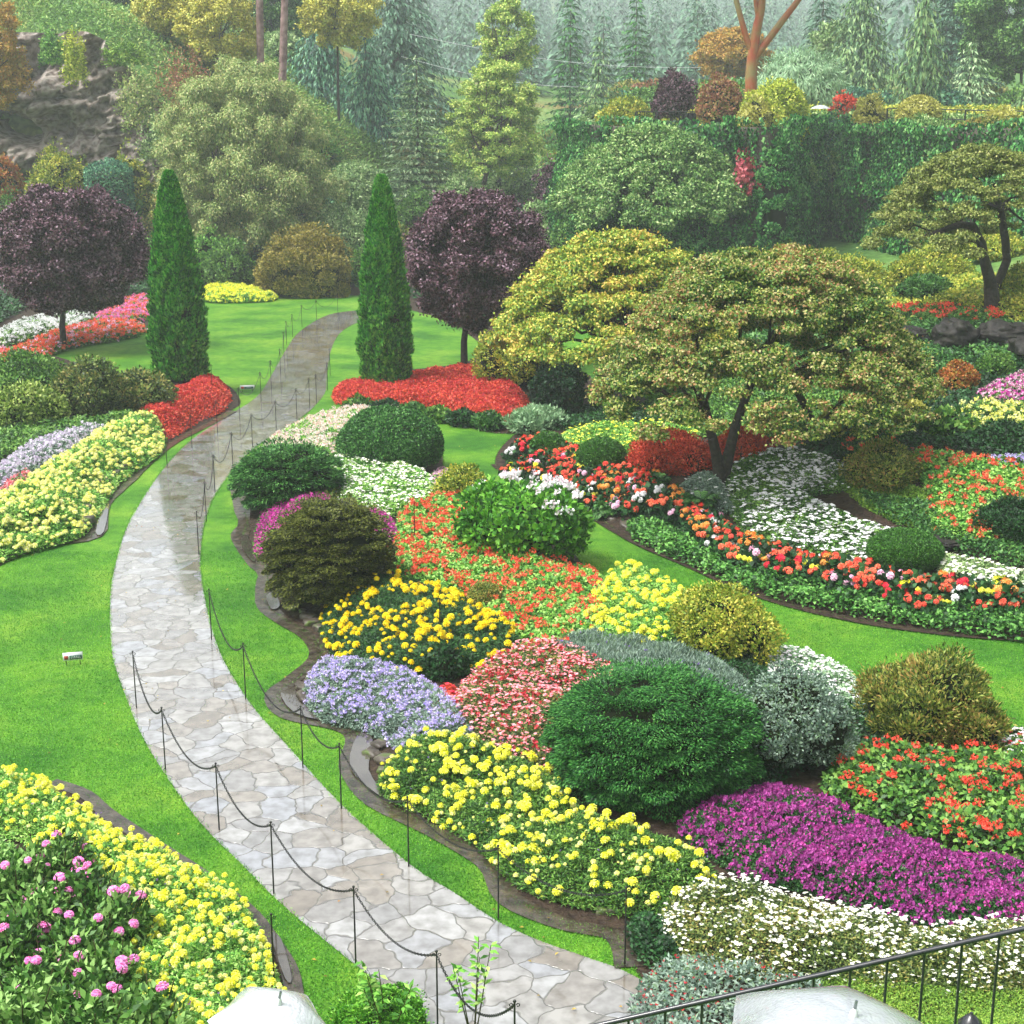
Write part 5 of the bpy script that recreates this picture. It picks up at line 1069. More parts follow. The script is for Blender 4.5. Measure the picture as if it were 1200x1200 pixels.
# ================================================================== FLOWER BEDS (drifts)
DR = drift
DR('pink_geraniums', 'pale salmon pink flowers behind the two dome shrubs next to the path', [(296,528),(330,500),(372,482),(430,474),(480,480),(430,500),(396,515),(390,530),(330,526)], .35, 'fresh', [('f_pale', 60, .075, T_UMB, .06, 0)])
DR('white_begonias', 'cream white flowers right of the low spruce cushion', [(386,530),(430,526),(485,542),(515,562),(500,585),(450,594),(405,585),(390,560)], .4, 'fresh', [('f_cream', 130, .05, T_STAR, .06, 0)])
DR('magenta_heather', 'magenta flowering cushion behind the bronze conifer', [(298,620),(312,580),(345,560),(380,562),(402,590),(455,595),(465,625),(425,648),(340,650),(302,640)], .4, 'mid', [('f_mag', 260, .045, T_UMBF, .03, 0)])
DR('pink_flowers', 'small pink flower patch right of the cream white flowers', [(500,552),(512,545),(535,550),(532,566),(508,568)], .35, 'mid', [('f_pink', 60, .06, T_UMB, .05, 0)])
DR('red_geraniums', 'scattered coral red geraniums on green around the hydrangea', [(466,600),(480,585),(545,572),(600,640),(690,655),(722,690),(700,735),(660,752),(595,745),(560,700),(500,680),(455,650)], .38, 'fresh', [('f_coral', 24, .07, T_UMB, .09, .8), ('f_red', 9, .075, T_UMB, .1, 1.0)], lpx=3.6, asp=.75)
DR('orange_marigolds', 'deep golden marigolds in front of the bronze conifer', [(374,712),(400,676),(450,668),(530,682),(565,705),(606,722),(612,745),(560,768),(480,778),(425,760),(385,745)], .5, 'teal2', [('f_ora', 32, .052, T_POM, .14, .8)], lpx=3.2, asp=.35, dz=.35)
DR('yellow_marigolds', 'light yellow marigolds by the upper lawn, left of the yellow-green shrub', [(682,700),(715,655),(770,660),(812,690),(800,725),(760,745),(700,745),(684,725)], .5, 'fresh', [('f_yelb', 36, .055, T_POM, .12, 1.2)], lpx=3)
DR('feathery_lavender', 'wispy grey-green plants with a few lavender spikes before the yellow-green shrub', [(632,748),(700,732),(770,742),(850,768),(880,800),(780,800),(700,780)], .4, 'greyleaf', [('f_plum', 10, .04, T_TUFT, .15, 1)], lpx=5, asp=.14, tuft=True)
DR('lavender_ageratum', 'soft lavender blue flowers at the inner bend of the island edge', [(354,795),(378,765),(440,764),(500,785),(545,820),(552,850),(480,862),(430,842),(375,828)], .38, 'greyleaf', [('f_lav', 150, .045, T_UMB, .06, .9)], lpx=3)
DR('coral_bedding', 'dense rose and coral flowers left of the big spruce mound', [(528,800),(580,755),(650,742),(722,770),(722,800),(650,835),(645,878),(590,868),(540,830)], .5, 'olive2', [('f_gaura', 230, .035, T_STAR, .12, .8), ('f_scar', 60, .04, T_UMBF, .06, .8)], lpx=3)
DR('crimson_patch', 'small dark crimson patch left of the coral flowers', [(505,812),(520,795),(540,800),(535,825),(512,826)], .3, 'redshrub', [('f_crim', 80, .04, T_STAR, .05, 0)])
DR('yellow_marigolds', 'lemon marigolds along the front edge of the island bed', [(445,885),(480,853),(560,850),(640,880),(690,930),(760,950),(832,985),(830,1020),(770,1045),(690,1035),(610,1012),(560,965),(500,930),(452,910)], .55, 'mid', [('f_yel', 26, .03, T_POM, .1, .5), ('f_yelb', 40, .048, T_POM, .16, .5), ('f_plum', 6, .03, T_TUFT, .2, 0)], lpx=4.5, asp=.3)
DR('purple_asters', 'large sheet of deep magenta purple flowers at the lower right', [(794,950),(830,928),(890,908),(960,920),(1040,958),(1120,985),(1230,1005),(1230,1085),(1130,1070),(1040,1052),(960,1028),(880,1008),(830,982)], .4, 'teal2', [('f_pur', 330, .042, T_UMBF, .07, .9), ('f_mag', 110, .03, T_UMBF, .08, .5)], lpx=3.2, und=.3, fr=2.6)
DR('red_geraniums', 'bright scarlet geraniums with broad green leaves at the right edge', [(966,892),(1000,862),(1100,862),(1230,878),(1230,995),(1130,978),(1050,955),(990,922)], .5, 'mid', [('f_red', 16, .07, T_UMB, .12, .9), ('f_red', 6, .04, T_UMBF, .1, 0)], lpx=6.5, asp=.8, cov=2.4)
DR('white_begonias', 'cream white flowers in front of the purple sheet above the railing', [(770,1050),(795,1022),(850,1005),(930,1028),(1010,1043),(1100,1062),(1230,1055),(1230,1135),(1100,1135),(1000,1128),(900,1118),(800,1100)], .55, 'olive2', [('f_cream', 280, .028, T_STAR, .1, .8)], lpx=3.8, und=.3, fr=2.4)
DR('white_flowers', 'white and pale pink flowers at the far edge right of the yellow-green shrub', [(905,752),(950,755),(1010,785),(1010,815),(940,805),(900,775)], .4, 'wpale', [('f_palew', 160, .04, T_STAR, .05, 0)])
DR('pale_pink_flowers', 'pale pink flowers at the right edge behind the scarlet geraniums', [(1172,850),(1195,840),(1230,850),(1230,876),(1185,876)], .45, 'mid', [('f_palew', 120, .045, T_STAR, .05, 0), ('f_crim', 30, .04, T_STAR, .05, 0)])
DR('fuchsias', 'loose grey-green fuchsia plants with dangling crimson flowers behind the railing', [(752,1120),(800,1092),(880,1098),(960,1118),(1000,1150),(980,1190),(880,1210),(780,1215),(740,1160)], .55, 'greyleaf', [('f_crim', 60, .03, T_TUFT, .02, .7)], lpx=6, asp=.45, cov=1.6, shell=.9)
DR('wall_top_planting', 'low mixed green planting along the top of the quarry wall', None, 1.0, 'ivy2', [], lpx=4, asp=.5, cov=2.2, cat='ground cover', world_poly=[(13.5, 80.5), (15.2, 79.5), (19.5, 91.2), (22.8, 85.8), (27.5, 78.2), (31.5, 72.5), (33, 76), (29, 82.5), (24, 90), (19.5, 96), (15, 92)])
DR('wall_top_planting', 'taller yellow-green planting behind the wall top railing', None, 1.3, 'olivey', [], lpx=4, asp=.5, cov=2, cat='ground cover', world_poly=[(9, 84), (14, 85), (19, 98), (26, 90), (34, 80), (38, 88), (28, 102), (18, 106), (10, 98)])
DR('valley_grass', 'rough pale green grass on the misty valley floor', None, .7, 'hillg', [], lpx=4.5, asp=.3, cov=1.4, cat='grass', world_poly=[(-8, 118), (6, 108), (20, 118), (24, 160), (-6, 170), (-14, 140)])
DR('bank_grass', 'yellow-green grassy bank right of the hanging tree', None, .4, 'hillg', [], lpx=4, asp=.3, cov=1.5, cat='grass', world_poly=[(-18.5, 104), (-17.5, 114), (-12, 120), (-8.5, 112), (-9, 100), (-13, 97)])
DR('hill_grass', 'rough green grass on the hillside above the cliff', None, .5, 'hillg', [], lpx=4.5, asp=.3, cov=1.5, cat='grass', world_poly=[(-52, 101.5), (-24, 101.5), (-12, 104), (-9, 118), (-14, 138), (-52, 138)])
DR('mossy_groundcover', 'yellow-green mossy ground cover behind the railing', [(940,1160),(1000,1130),(1100,1120),(1240,1130),(1260,1290),(900,1290)], .22, 'moss', [], lpx=3.5, asp=.3, cat='ground cover')
DR('mixed_edge_foliage', 'dark leafy plants between the lemon marigolds and the path end', [(735,1060),(770,1045),(800,1080),(790,1110),(750,1100)], .45, 'dark', [], lpx=5, asp=.6, cat='ground cover')
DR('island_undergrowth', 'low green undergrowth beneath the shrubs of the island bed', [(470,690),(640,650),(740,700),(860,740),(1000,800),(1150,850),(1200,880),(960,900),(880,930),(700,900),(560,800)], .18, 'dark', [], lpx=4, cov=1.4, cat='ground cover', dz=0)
# right bed
DR('yellow_daisies', 'yellow daisies left of the red barberry below the golden maple', [(640,520),(668,498),(740,490),(815,494),(800,510),(740,520),(700,532),(655,530)], .5, 'fresh', [('f_yelb', 45, .05, T_STAR, .15, .8)], lpx=3.2, asp=.4)
DR('white_alyssum', 'white flowers spreading right of the maple trunks', [(850,560),(862,535),(930,520),(1008,545),(1000,562),(950,572),(1010,600),(1070,622),(1012,655),(970,645),(900,625),(862,600)], .38, 'mid', [('f_white', 150, .06, T_STAR, .06, .9)])
DR('white_alyssum', 'cream white flowers right of the clipped dome behind the begonias', [(1060,620),(1110,640),(1220,665),(1220,690),(1110,685),(1100,650)], .38, 'greyg', [('f_cream', 150, .055, T_STAR, .06, .9)])
DR('grey_white_flowers', 'small grey-green plants with fine white flowers around the maple foot', [(795,560),(830,545),(850,560),(860,590),(820,580)], .4, 'greyleaf', [('f_white', 25, .05, T_STAR, .06, 0)])
DR('red_geraniums', 'coral geraniums on the slope at the right edge', [(1062,528),(1090,520),(1160,532),(1230,545),(1230,600),(1150,628),(1085,605),(1090,570)], .4, 'fresh', [('f_coral', 22, .085, T_UMB, .1, .7)], lpx=3.6, asp=.75)
DR('red_geraniums', 'thin band of coral flowers above the bronze shrub', [(975,515),(1040,508),(1060,522),(1000,526)], .4, 'mid', [('f_coral', 22, .08, T_UMB, .1, 0)])
DR('yellow_begonias', 'pale yellow flowers high at the right edge', [(1096,482),(1150,466),(1230,472),(1230,500),(1140,500)], .45, 'mid', [('f_yel', 30, .085, T_UMB, .1, 0)])
DR('pink_heather', 'mauve pink flowers at the right edge by the dark rocks', [(1138,462),(1160,442),(1230,420),(1230,468),(1165,468)], .45, 'mid', [('f_mag', 70, .05, T_UMBF, .06, 0), ('f_pink', 90, .05, T_UMBF, .06, 0)])
DR('lilac_flowers', 'lilac flowers at the right edge above the coral slope', [(1148,534),(1175,528),(1230,530),(1230,540),(1160,542)], .35, 'mid', [('f_lav', 70, .06, T_UMB, .06, 0)])
DR('red_flowers', 'small red flowers along the upper terrace under the leaning tree', [(1008,362),(1080,355),(1172,360),(1172,372),(1080,372),(1015,370)], .4, 'mid', [('f_red', 14, .1, T_UMB, .1, 0)])
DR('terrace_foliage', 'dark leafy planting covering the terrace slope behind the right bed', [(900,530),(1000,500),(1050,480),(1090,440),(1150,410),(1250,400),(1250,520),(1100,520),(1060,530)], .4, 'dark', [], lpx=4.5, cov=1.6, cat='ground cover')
DR('terrace_foliage', 'mixed green planting on the upper terrace below the ivy wall', [(900,420),(960,372),(1040,372),(1260,380),(1260,420),(1120,425),(1080,450),(950,450)], .45, 'fern', [], lpx=4.5, cov=1.8, cat='ground cover')
DR('low_ivy_hedge', 'long low leafy green edging hedge curving along the right lawn', [(738,600),(780,606),(830,632),(900,656),(1000,682),(1100,694),(1240,705),(1240,738),(1100,722),(1000,706),(900,684),(800,645),(745,620)], .42, 'ivyh', [], lpx=4.4, asp=.7, cov=3, cat='hedge', kind='stuff', edge=.12)
DR('maple_undergrowth', 'shaded green leaves carpeting the ground behind the maple trunks', [(760,500),(770,455),(850,430),(960,425),(1000,480),(990,515),(930,515),(870,520)], .4, 'mid', [], lpx=4.5, cov=2, cat='ground cover', dz=0)
DR('maple_undergrowth', 'fresh green planting on the rise behind the two maples', [(700,430),(760,380),(900,350),(1010,345),(1000,420),(860,430),(770,455)], .6, 'fern', [], lpx=4.5, cov=1.8, cat='ground cover', dz=0)
DR('right_bed_undergrowth', 'low green leaves filling the gap below the coral slope', [(1000,580),(1080,592),(1240,612),(1240,672),(1120,648),(1060,622)], .25, 'fern', [], lpx=4.5, cov=2, cat='ground cover', dz=0)
DR('side_planting', 'leafy planting filling the right bed beyond the photo edge', [(1222,420),(1500,520),(1490,735),(1225,712)], .4, 'mid', [('f_coral', 12, .08, T_UMB, .1, .8)], lpx=5, cov=1.8, cat='ground cover', dz=0)
DR('side_planting', 'leafy planting filling the island bed beyond the photo edge', [(1222,905),(1290,905),(1370,1000),(1330,1150),(1225,1120)], .4, 'mid', [('f_yelb', 12, .05, T_POM, .12, .8)], lpx=5, cov=1.8, cat='ground cover', dz=0)
DR('moss_slope', 'mossy slope below the bronze shrub', [(990,560),(1080,570),(1090,600),(1070,615),(1010,590)], .1, 'moss', [], lpx=3, cat='ground cover')
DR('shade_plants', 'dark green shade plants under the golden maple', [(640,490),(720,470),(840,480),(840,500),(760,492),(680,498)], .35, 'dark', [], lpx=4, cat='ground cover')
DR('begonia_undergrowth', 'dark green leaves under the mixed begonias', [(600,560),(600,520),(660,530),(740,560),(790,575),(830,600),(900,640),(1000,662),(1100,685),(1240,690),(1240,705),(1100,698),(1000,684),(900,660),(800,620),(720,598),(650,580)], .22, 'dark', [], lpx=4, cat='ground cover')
DR('terrace_foliage', 'yellow-green and green planting around the foot of the leaning tree', [(950,345),(1030,325),(1250,320),(1250,390),(1170,356),(1080,350),(1000,358)], .5, 'olivey', [], lpx=4.5, cov=1.8, cat='ground cover')
DR('left_bed_undergrowth', 'green leaves between the rhododendrons and the lavender flowers', [(-40,540),(-40,500),(60,490),(150,480),(190,470),(170,485),(110,495),(40,515)], .4, 'mid', [], lpx=4, cov=2, cat='ground cover')
# left beds
DR('yellow_marigolds', 'wide drift of lemon marigolds left of the path above the stone edging', [(-40,600),(20,560),(80,520),(130,490),(165,480),(192,492),(186,520),(140,552),(112,592),(92,615),(30,632),(-60,650)], .5, 'fresh', [('f_yel', 48, .055, T_POM, .12, .8)], lpx=3.2)
DR('lavender_flowers', 'silvery lavender flowers behind the lemon marigolds at the left edge', [(-40,570),(0,535),(50,508),(112,494),(135,490),(90,518),(40,545),(-20,580)], .5, 'greyleaf', [('f_lavg', 130, .05, T_UMBF, .1, 0)])
DR('red_flowers', 'rosy red flowers at the left edge between lavender and lemon flowers', [(-30,590),(0,560),(20,548),(42,545),(26,565),(-20,605)], .5, 'mid', [('f_gaura', 120, .05, T_UMBF, .08, 0)])
DR('scarlet_salvias', 'bright scarlet bed between the left cypress and the path', [(162,478),(185,462),(220,448),(258,446),(270,460),(262,476),(232,490),(196,510),(184,495)], .45, 'redshrub', [('f_scar', 190, .06, T_TUFT, .04, 0)], dz=.2)
DR('scarlet_salvias', 'long scarlet bed wrapping the right cypress and plum tree', [(392,466),(398,448),(440,442),(500,434),(556,428),(598,445),(620,468),(604,490),(560,484),(500,474),(430,472)], .45, 'redshrub', [('f_scar', 190, .06, T_TUFT, .04, 0)], dz=.2)
DR('red_flowers', 'mixed red and pink flowers at the far left beyond the left lawn', [(-30,420),(30,398),(110,376),(166,376),(160,388),(80,402),(0,418)], .4, 'mid', [('f_coral', 40, .1, T_UMB, .1, 0), ('f_pink', 12, .1, T_UMB, .1, 0)])
DR('white_flowers', 'white flowers behind the far left red ones', [(-30,398),(20,375),(90,362),(110,372),(40,390),(-20,405)], .4, 'mid', [('f_white', 30, .11, T_UMB, .1, 0)])
DR('pink_flowers', 'pink flowers behind the purple tree at the far left', [(110,372),(130,352),(180,345),(185,362),(150,375)], .4, 'mid', [('f_hot', 30, .1, T_UMB, .1, 0), ('f_coral', 20, .1, T_UMB, .1, 0)])
DR('yellow_flowers', 'narrow bright yellow strip at the back of the lawn', [(238,346),(238,334),(280,332),(322,338),(318,345),(280,347)], .5, 'fresh', [('f_yelb', 60, .12, T_UMB, .05, 0)])
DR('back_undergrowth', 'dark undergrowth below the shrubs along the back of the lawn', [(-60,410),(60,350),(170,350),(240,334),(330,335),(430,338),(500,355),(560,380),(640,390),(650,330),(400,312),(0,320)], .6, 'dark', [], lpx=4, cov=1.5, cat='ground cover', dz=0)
# front left bed
DR('yellow_marigolds', 'lemon yellow marigolds in the nearest left bed beside the path', [(-40,890),(30,893),(75,905),(140,950),(200,975),(270,1010),(300,1050),(325,1110),(335,1160),(330,1215),(120,1270),(125,1150),(118,1060),(70,985),(20,950),(-40,935)], .6, 'fresh', [('f_yel', 40, .026, T_POM, .1, .5), ('f_yelb', 55, .04, T_POM, .18, .5), ('f_plum', 6, .03, T_TUFT, .2, 0)], lpx=4.6, asp=.35, cov=2.6, dz=.5)
DR('dahlia_undergrowth', 'dense green leaves around the pink dahlias at the lower left', [(-60,955),(20,965),(70,1000),(120,1070),(130,1160),(120,1290),(-100,1290)], .55, 'leafyd', [], lpx=6.5, asp=.45, cov=2.2, dz=.5, cat='ground cover')

# ================================================================== INDIVIDUAL PLANTS
rg = np.random.default_rng(44)
def begonia_proto(bm, k):
    e = empty('begonia', (0, 0, 0), '', 'plant', 'mixed begonias edging the right bed'); mb = MB(); blob(mb, 90, (.24, .24, .2), (0, 0, .12), amp=.2, l=.12, w=.09, shell=.4, seed=60 + k, zlo=-.4); mb.build('foliage', [M['dark']], e)
    r = np.random.default_rng(k); b = MB(); n = 7; u = unit(rdir(n, r) * np.array([1, 1, .5]) + np.array([0, -.2, .7])); stamp(b, T_POM, np.array([0, 0, .14]) + u * .24, r.uniform(.038, .062, n), u, 0, r); b.build('blossoms', [M[bm]], e); return e
BG = {'f_coral': 'coral', 'f_red': 'red', 'f_crim': 'crimson', 'f_yelb': 'yellow', 'f_orng': 'orange', 'f_pink': 'pink', 'f_white': 'white'}
protos = {}
for k, (m_, cn) in enumerate(BG.items()):
    protos[m_] = begonia_proto(m_, k); protos[m_]['label'] = f'{cn} begonia in the mixed edging of the right bed'
line1 = smooth_poly(PL([(603,556),(625,545),(660,560),(700,576),(740,585),(790,592),(830,618),(870,642),(900,652),(950,664),(1000,676),(1060,690),(1120,694),(1210,702)], .12), False, 6)
line2 = smooth_poly(PL([(610,530),(640,530),(690,552),(740,570),(770,575)], .12), False, 6)
used = set(); wts = np.array([.26, .2, .12, .12, .12, .1, .08]); keys = list(BG)
def along(line, step):
    p = np.array(line); d = np.concatenate([[0], np.cumsum(np.hypot(*np.diff(p, axis=0).T))]); s = np.arange(0, d[-1], step); return np.stack([np.interp(s, d, p[:, 0]), np.interp(s, d, p[:, 1])], 1)
bpos = []
for ln, rows in ((line1, (-.45, -.15, .15)), (line2, (-.3, 0, .3, .6))):
    for off in rows:
        for q in along(ln, .36): bpos.append((q[0] + off * .25 + rg.normal() * .07, q[1] + off * 1.1 + rg.normal() * .1))
for q in bpos:
    m_ = keys[rg.choice(len(keys), p=wts)]; z = float(Z(*q)[0]); s = rg.uniform(.85, 1.3)
    if m_ not in used: used.add(m_); protos[m_].location = (*q, z); protos[m_].scale = (s,) * 3
    else: copy_tree(protos[m_], (*q, z), rg.uniform(0, 6), s)
# pink dahlias
def dahlia(px, py, label, nb, k, col='f_hot'):
    p = P(px, py, .85); r = np.random.default_rng(k); e = empty('pink_dahlia', p, label, 'plant', 'pink dahlias in the front left bed', r.uniform(0, 6)); mb = MB()
    blob(mb, 1300, (.42, .42, .4), (0, 0, .42), amp=.3, fr=2.5, l=.11, w=.05, shell=.8, seed=k, zlo=-.9); mb.build('foliage', [M['leafyd']], e)
    s = MB()
    for j in range(7): a = j * .9 + k; tube(s, [(0, 0, 0), (math.cos(a) * .2, math.sin(a) * .2, .45), (math.cos(a) * .36, math.sin(a) * .36, .85)], [.01, .008, .006], 5)
    s.build('stems', [M['stem']], e); bb = None
    for j in range(nb):
        u = unit(r.normal(size=3) + np.array([0, 0, .6])); u[2] = abs(u[2]); pos = np.array([0, 0, .45]) + u * np.array([.45, .45, .45])
        if bb is None: b = MB(); stamp(b, t_pom(((0, 5, .4), (30, 9, .5), (60, 13, .8), (88, 15, 1.0)), 8, .6), np.zeros((1, 3)), .055, np.array([[0, 0, 1.]]), 0, r); bb = b.build('bloom', [M[col]], e, pos); o = bb
        else: o = bb.copy(); COL.objects.link(o); o.parent = e; o.location = pos
        o.rotation_euler = (r.uniform(-.5, .7), r.uniform(-.5, .5), r.uniform(0, 6)); o.scale = [r.uniform(.7, 1.15)] * 3
DP = [(14,1003,'pink dahlia highest at the left edge of the front left bed',6),(62,985,'pink dahlia beside the lemon marigolds, farthest from the camera',6),(100,1022,'pink dahlia nearest the middle of the lemon marigolds',7),(48,1045,'pink dahlia in the centre of the dahlia clump',6),(92,1080,'pink dahlia below the middle one, touching the marigolds',6),(8,1075,'pink dahlia at the left edge, second from the top',5),(52,1120,'pink dahlia low in the centre of the clump',5),(118,1120,'pink dahlia lowest beside the marigolds',5),(20,1150,'pink dahlia at the bottom left corner',4),(100,1165,'pink dahlia at the bottom edge of the clump',4),(165,1165,'pink dahlia sprouting among marigolds near the bottom',3),(130,1050,'pink dahlia standing inside the marigold drift',4)]
for k, (x, y, lb, nb) in enumerate(DP): dahlia(x, y, lb, nb, 300 + k, 'f_hot')
def sprig(px, py, h, label):
    p = P(px, py); p = (p[0], p[1], p[2]); e = empty('leafy_sprig', p, label, 'plant'); r = np.random.default_rng(int(px)); s = MB(); m = MB()
    for j in range(5):
        a = r.uniform(0, 6.28); tip = np.array([math.cos(a) * .3, math.sin(a) * .15, h * r.uniform(.8, 1.05)]); tube(s, [(0, 0, 0), tip * .5, tip], [.009, .007, .004], 5)
        n = 16; t = r.uniform(.45, 1, n)[:, None]; leaves(m, tip * t, rdir(n, r) * np.array([1, 1, .3]) + np.array([0, 0, .25]), np.tile([0, -.3, 1.], (n, 1)), .12, .045, 0)
    s.build('stems', [M['stem']], e); m.build('foliage', [M['fresh']], e)
sprig(555, 1230, 1.25, 'thin leafy sprig rising at the bottom edge in front of the path')
sprig(455, 1225, .9, 'thin leafy sprig at the bottom edge above the green bush')

# short grass: blades over the nearest lawn and a ragged fringe along its edges
def grass():
    r = np.random.default_rng(8); allb = [b[0] for b in BEDS]; pth = pl + pr[::-1]
    n = 420000; Y = 13 + 19 * r.random(n) ** 1.15; x = r.uniform(-.37, .37, n) * Y
    k = (lookup(x, Y) < .05) & ~in_poly(x, Y, pth)
    for b in allb: k &= ~in_poly(x, Y, b)
    x, Y = x[k], Y[k]; fx, fy = [], []
    for ln in (pl, pr, *allb):
        p = along(list(ln) + ([ln[0]] if ln in allb else []), .012); p = p[(p[:, 1] < 48) & (p[:, 1] > 12)]; q = p + r.normal(size=p.shape) * .018; fx.append(q[:, 0]); fy.append(q[:, 1])
    fx, fy = np.concatenate(fx), np.concatenate(fy)
    kk = np.ones(len(fx), bool)
    for b in allb: kk &= ~(in_poly(fx, fy, b) & (edge_dist(fx, fy, b) > .05))
    fx, fy = fx[kk], fy[kk]; X = np.concatenate([x, fx]); YY = np.concatenate([Y, fy]); m = len(X); Z0 = lookup(X, YY) + .0
    D = unit(r.normal(size=(m, 3)) * .55 + np.array([0, 0, 1.1])); D[:, 2] = np.abs(D[:, 2]); ls = r.uniform(.022, .042, m) * np.where(np.arange(m) < len(x), 1, 1.35)
    mb = MB(); leaves(mb, np.column_stack([X, YY, Z0]), D, rdir(m, r), ls, .009, 0, .1, .3); tag(mb.build('lawn_grass', [M['blade']]), 'short mown bright green lawn grass', 'grass', None, 'stuff')
# stones edging the beds
def litter():
    r = np.random.default_rng(31); n = 420; Y = r.uniform(14, 46, n); x = r.uniform(-.34, .36, n) * Y; k = lookup(x, Y) < .05
    for b in BEDS: k &= ~in_poly(x, Y, b[0])
    x, Y = x[k], Y[k]; m = len(x); mb = MB(); leaves(mb, np.column_stack([x, Y, lookup(x, Y) + .034]), rdir(m, r) * np.array([1, 1, .12]), np.tile([0, 0, 1.], (m, 1)) + rdir(m, r) * .2, r.uniform(.03, .065, m), .032, 0); tag(mb.build('fallen_leaves', [M['fallen']]), 'small yellow and brown fallen leaves scattered on lawn and path', 'leaves', None, 'stuff')
litter()
def rock_mesh(k, sub=2):
    V, F = sphere_grid(16, 11); n = fbm(V * 1.9, 50 + k, 4); V = V / np.maximum(1, np.abs(V).max(1) * 1.25)[:, None] * (1 + .5 * n)[:, None]; V[:, 2] = np.clip(V[:, 2], -.6, .7); mb = MB(); mb.add(V, F); o = mb.build('edging_stone', [M['mossrock']], smooth=False); return o
def mossrock():
    m, nt, b, out = newmat('wet edging stone with moss'); geo = nt.nodes.new('ShaderNodeNewGeometry'); nz = nt.nodes.new('ShaderNodeTexNoise'); nz.inputs['Scale'].default_value = 3.5; nz.inputs['Detail'].default_value = 6; nt.links.new(geo.outputs['Position'], nz.inputs['Vector'])
    r = ramp(nt, [lin('#3c342c') * .8, lin('#5a5248') * .7, lin('#6c645a') * .7, lin('#5c7030') * .7, lin('#6c8434') * .7], [.3, .45, .53, .6, .7]); nt.links.new(nz.outputs[0], r.inputs[0]); nt.links.new(r.outputs[0], b.inputs['Base Color']); b.inputs['Roughness'].default_value = .45
    bp = nt.nodes.new('ShaderNodeBump'); bp.inputs['Distance'].default_value = .06; bp.inputs['Strength'].default_value = 1; nt.links.new(nz.outputs[0], bp.inputs['Height']); nt.links.new(bp.outputs[0], b.inputs['Normal']); return m
M['mossrock'] = mossrock(); rk = [rock_mesh(k) for k in range(4)]; ru = set()
def stones(pts, inset, label, group, step=.5, smin=.16, smax=.3, rows=1):
    p = along(smooth_poly(PL(pts), False, 6), step); t = unit(np.gradient(p, axis=0)); nrm = np.stack([-t[:, 1], t[:, 0]], 1)
    for q, nn in zip(p, nrm):
        for rr in range(rows):
            x, y = q + nn * (inset + rr * .22 + rg.normal() * .05); z = float(Z(x, y)[0]); k = rg.integers(4)
            o = rk[k] if k not in ru else rk[k].copy()
            if k in ru: COL.objects.link(o)
            ru.add(k); s = rg.uniform(smin, smax); o.location = (x, y, z + s * .25 + rr * .05); o.rotation_euler = (0, 0, rg.uniform(0, 6.28) if s < .2 else math.atan2(nn[1], nn[0]) + 1.57 + rg.normal() * .25); o.scale = (s * rg.uniform(1.1, 1.6), s, s * rg.uniform(.65, .95)); tag(o, label, 'stone', group)
stones([(-40,680),(0,655),(50,634),(106,622),(116,590),(148,560),(184,528)], .3, 'mossy grey stone edging the bed left of the path', 'stones edging the left bed', .42, .2, .3, 1)
stones([(262,1052),(300,1090),(330,1135)], -.2, 'mossy stone edging the front left bed', 'stones edging the front left bed', .5, .1, .16)
stones([(290,632),(304,657),(318,672),(316,704),(334,722),(366,744),(382,768),(356,795),(334,812),(352,830),(400,845),(428,864),(422,898),(452,932),(525,972),(582,1006),(606,1048),(664,1076),(724,1090)], .3, 'low mossy stone edging the island bed beside the path', 'stones edging the island bed', .34, .08, .15)
stones([(640,580),(690,603),(740,630),(800,655)], .3, 'dark stone edging the left end of the right bed', 'stones edging the right bed', .6, .12, .2)
def boulder(l, r, t, b, label, k):
    loc, R, h = placed(l, r, t, b, .8); V, F = sphere_grid(40, 26); n = fbm(V * 1.7, 70 + k, 5); n2 = np.abs(fbm(V * np.array([1.5, 1.5, 4]), 80 + k, 4)); V = V / np.maximum(1, np.abs(V).max(1) * 1.2)[:, None] * (1 + .55 * n - .35 * n2)[:, None] * np.array([R, R, h * .62]); V[:, 2] += h * .42; mb = MB(); mb.add(V, F); tag(mb.build('boulder', [M['rockd']], None, loc), label, 'rock', 'dark rocks on the right terraces')
M['rockd'] = plain('dark wet rock', '#3a3630', .6, .3, c2='#1c1916', scale=3.5, bump=1, k=.6)
for i, (l, r, t, b) in enumerate(((1090,1150,372,418),(1140,1215,375,412),(1040,1095,384,410),(1180,1240,392,432),(1085,1135,630,646),(985,1030,372,398))):
    boulder(l, r, t, b, ('dark wet rock under the leaning tree, middle one', 'large dark wet rock at the right edge under the leaning tree', 'dark rock left of the others below the upper terrace', 'dark rock at the right edge above the pink flowers', 'flat pale rock beside the low dark shrub near the white flowers', 'small dark rock at the foot of the yellow-green shrub')[i], i)

# ================================================================== CHAIN POSTS, CHAINS, SIGNS, RAILINGS, UMBRELLAS
def post_proto():
    e = empty('chain_post', (0, 0, 0), 'thin black iron chain post beside the path', 'post', 'chain posts along the path'); m = MB(); tube(m, [(0, 0, -.1), (0, 0, .98)], [.011, .009], 7); m.build('rod', [M['iron']], e)
    m = MB(); a = np.linspace(0, 1.75 * math.pi, 9)
    for s in (-1, 1): tube(m, [(s * (.018 + .014 * (1 - math.cos(t))), 0, .955 + .016 * math.sin(t)) for t in a], .005, 5)
    m.build('hook', [M['iron']], e); m = MB(); V, F = sphere_grid(8, 6); m.add(V * .017 + np.array([0, 0, .992]), F); m.build('knob', [M['iron']], e); return e
pp0 = post_proto(); first = [True]
def post(px, py, label, tilt=0):
    p = P(px, py); o = pp0 if first[0] else copy_tree(pp0)
    first[0] = False; o.location = p; o.rotation_euler = (0, tilt, 0); o['label'] = label; return np.array(p) + np.array([tilt * .96, 0, .955])
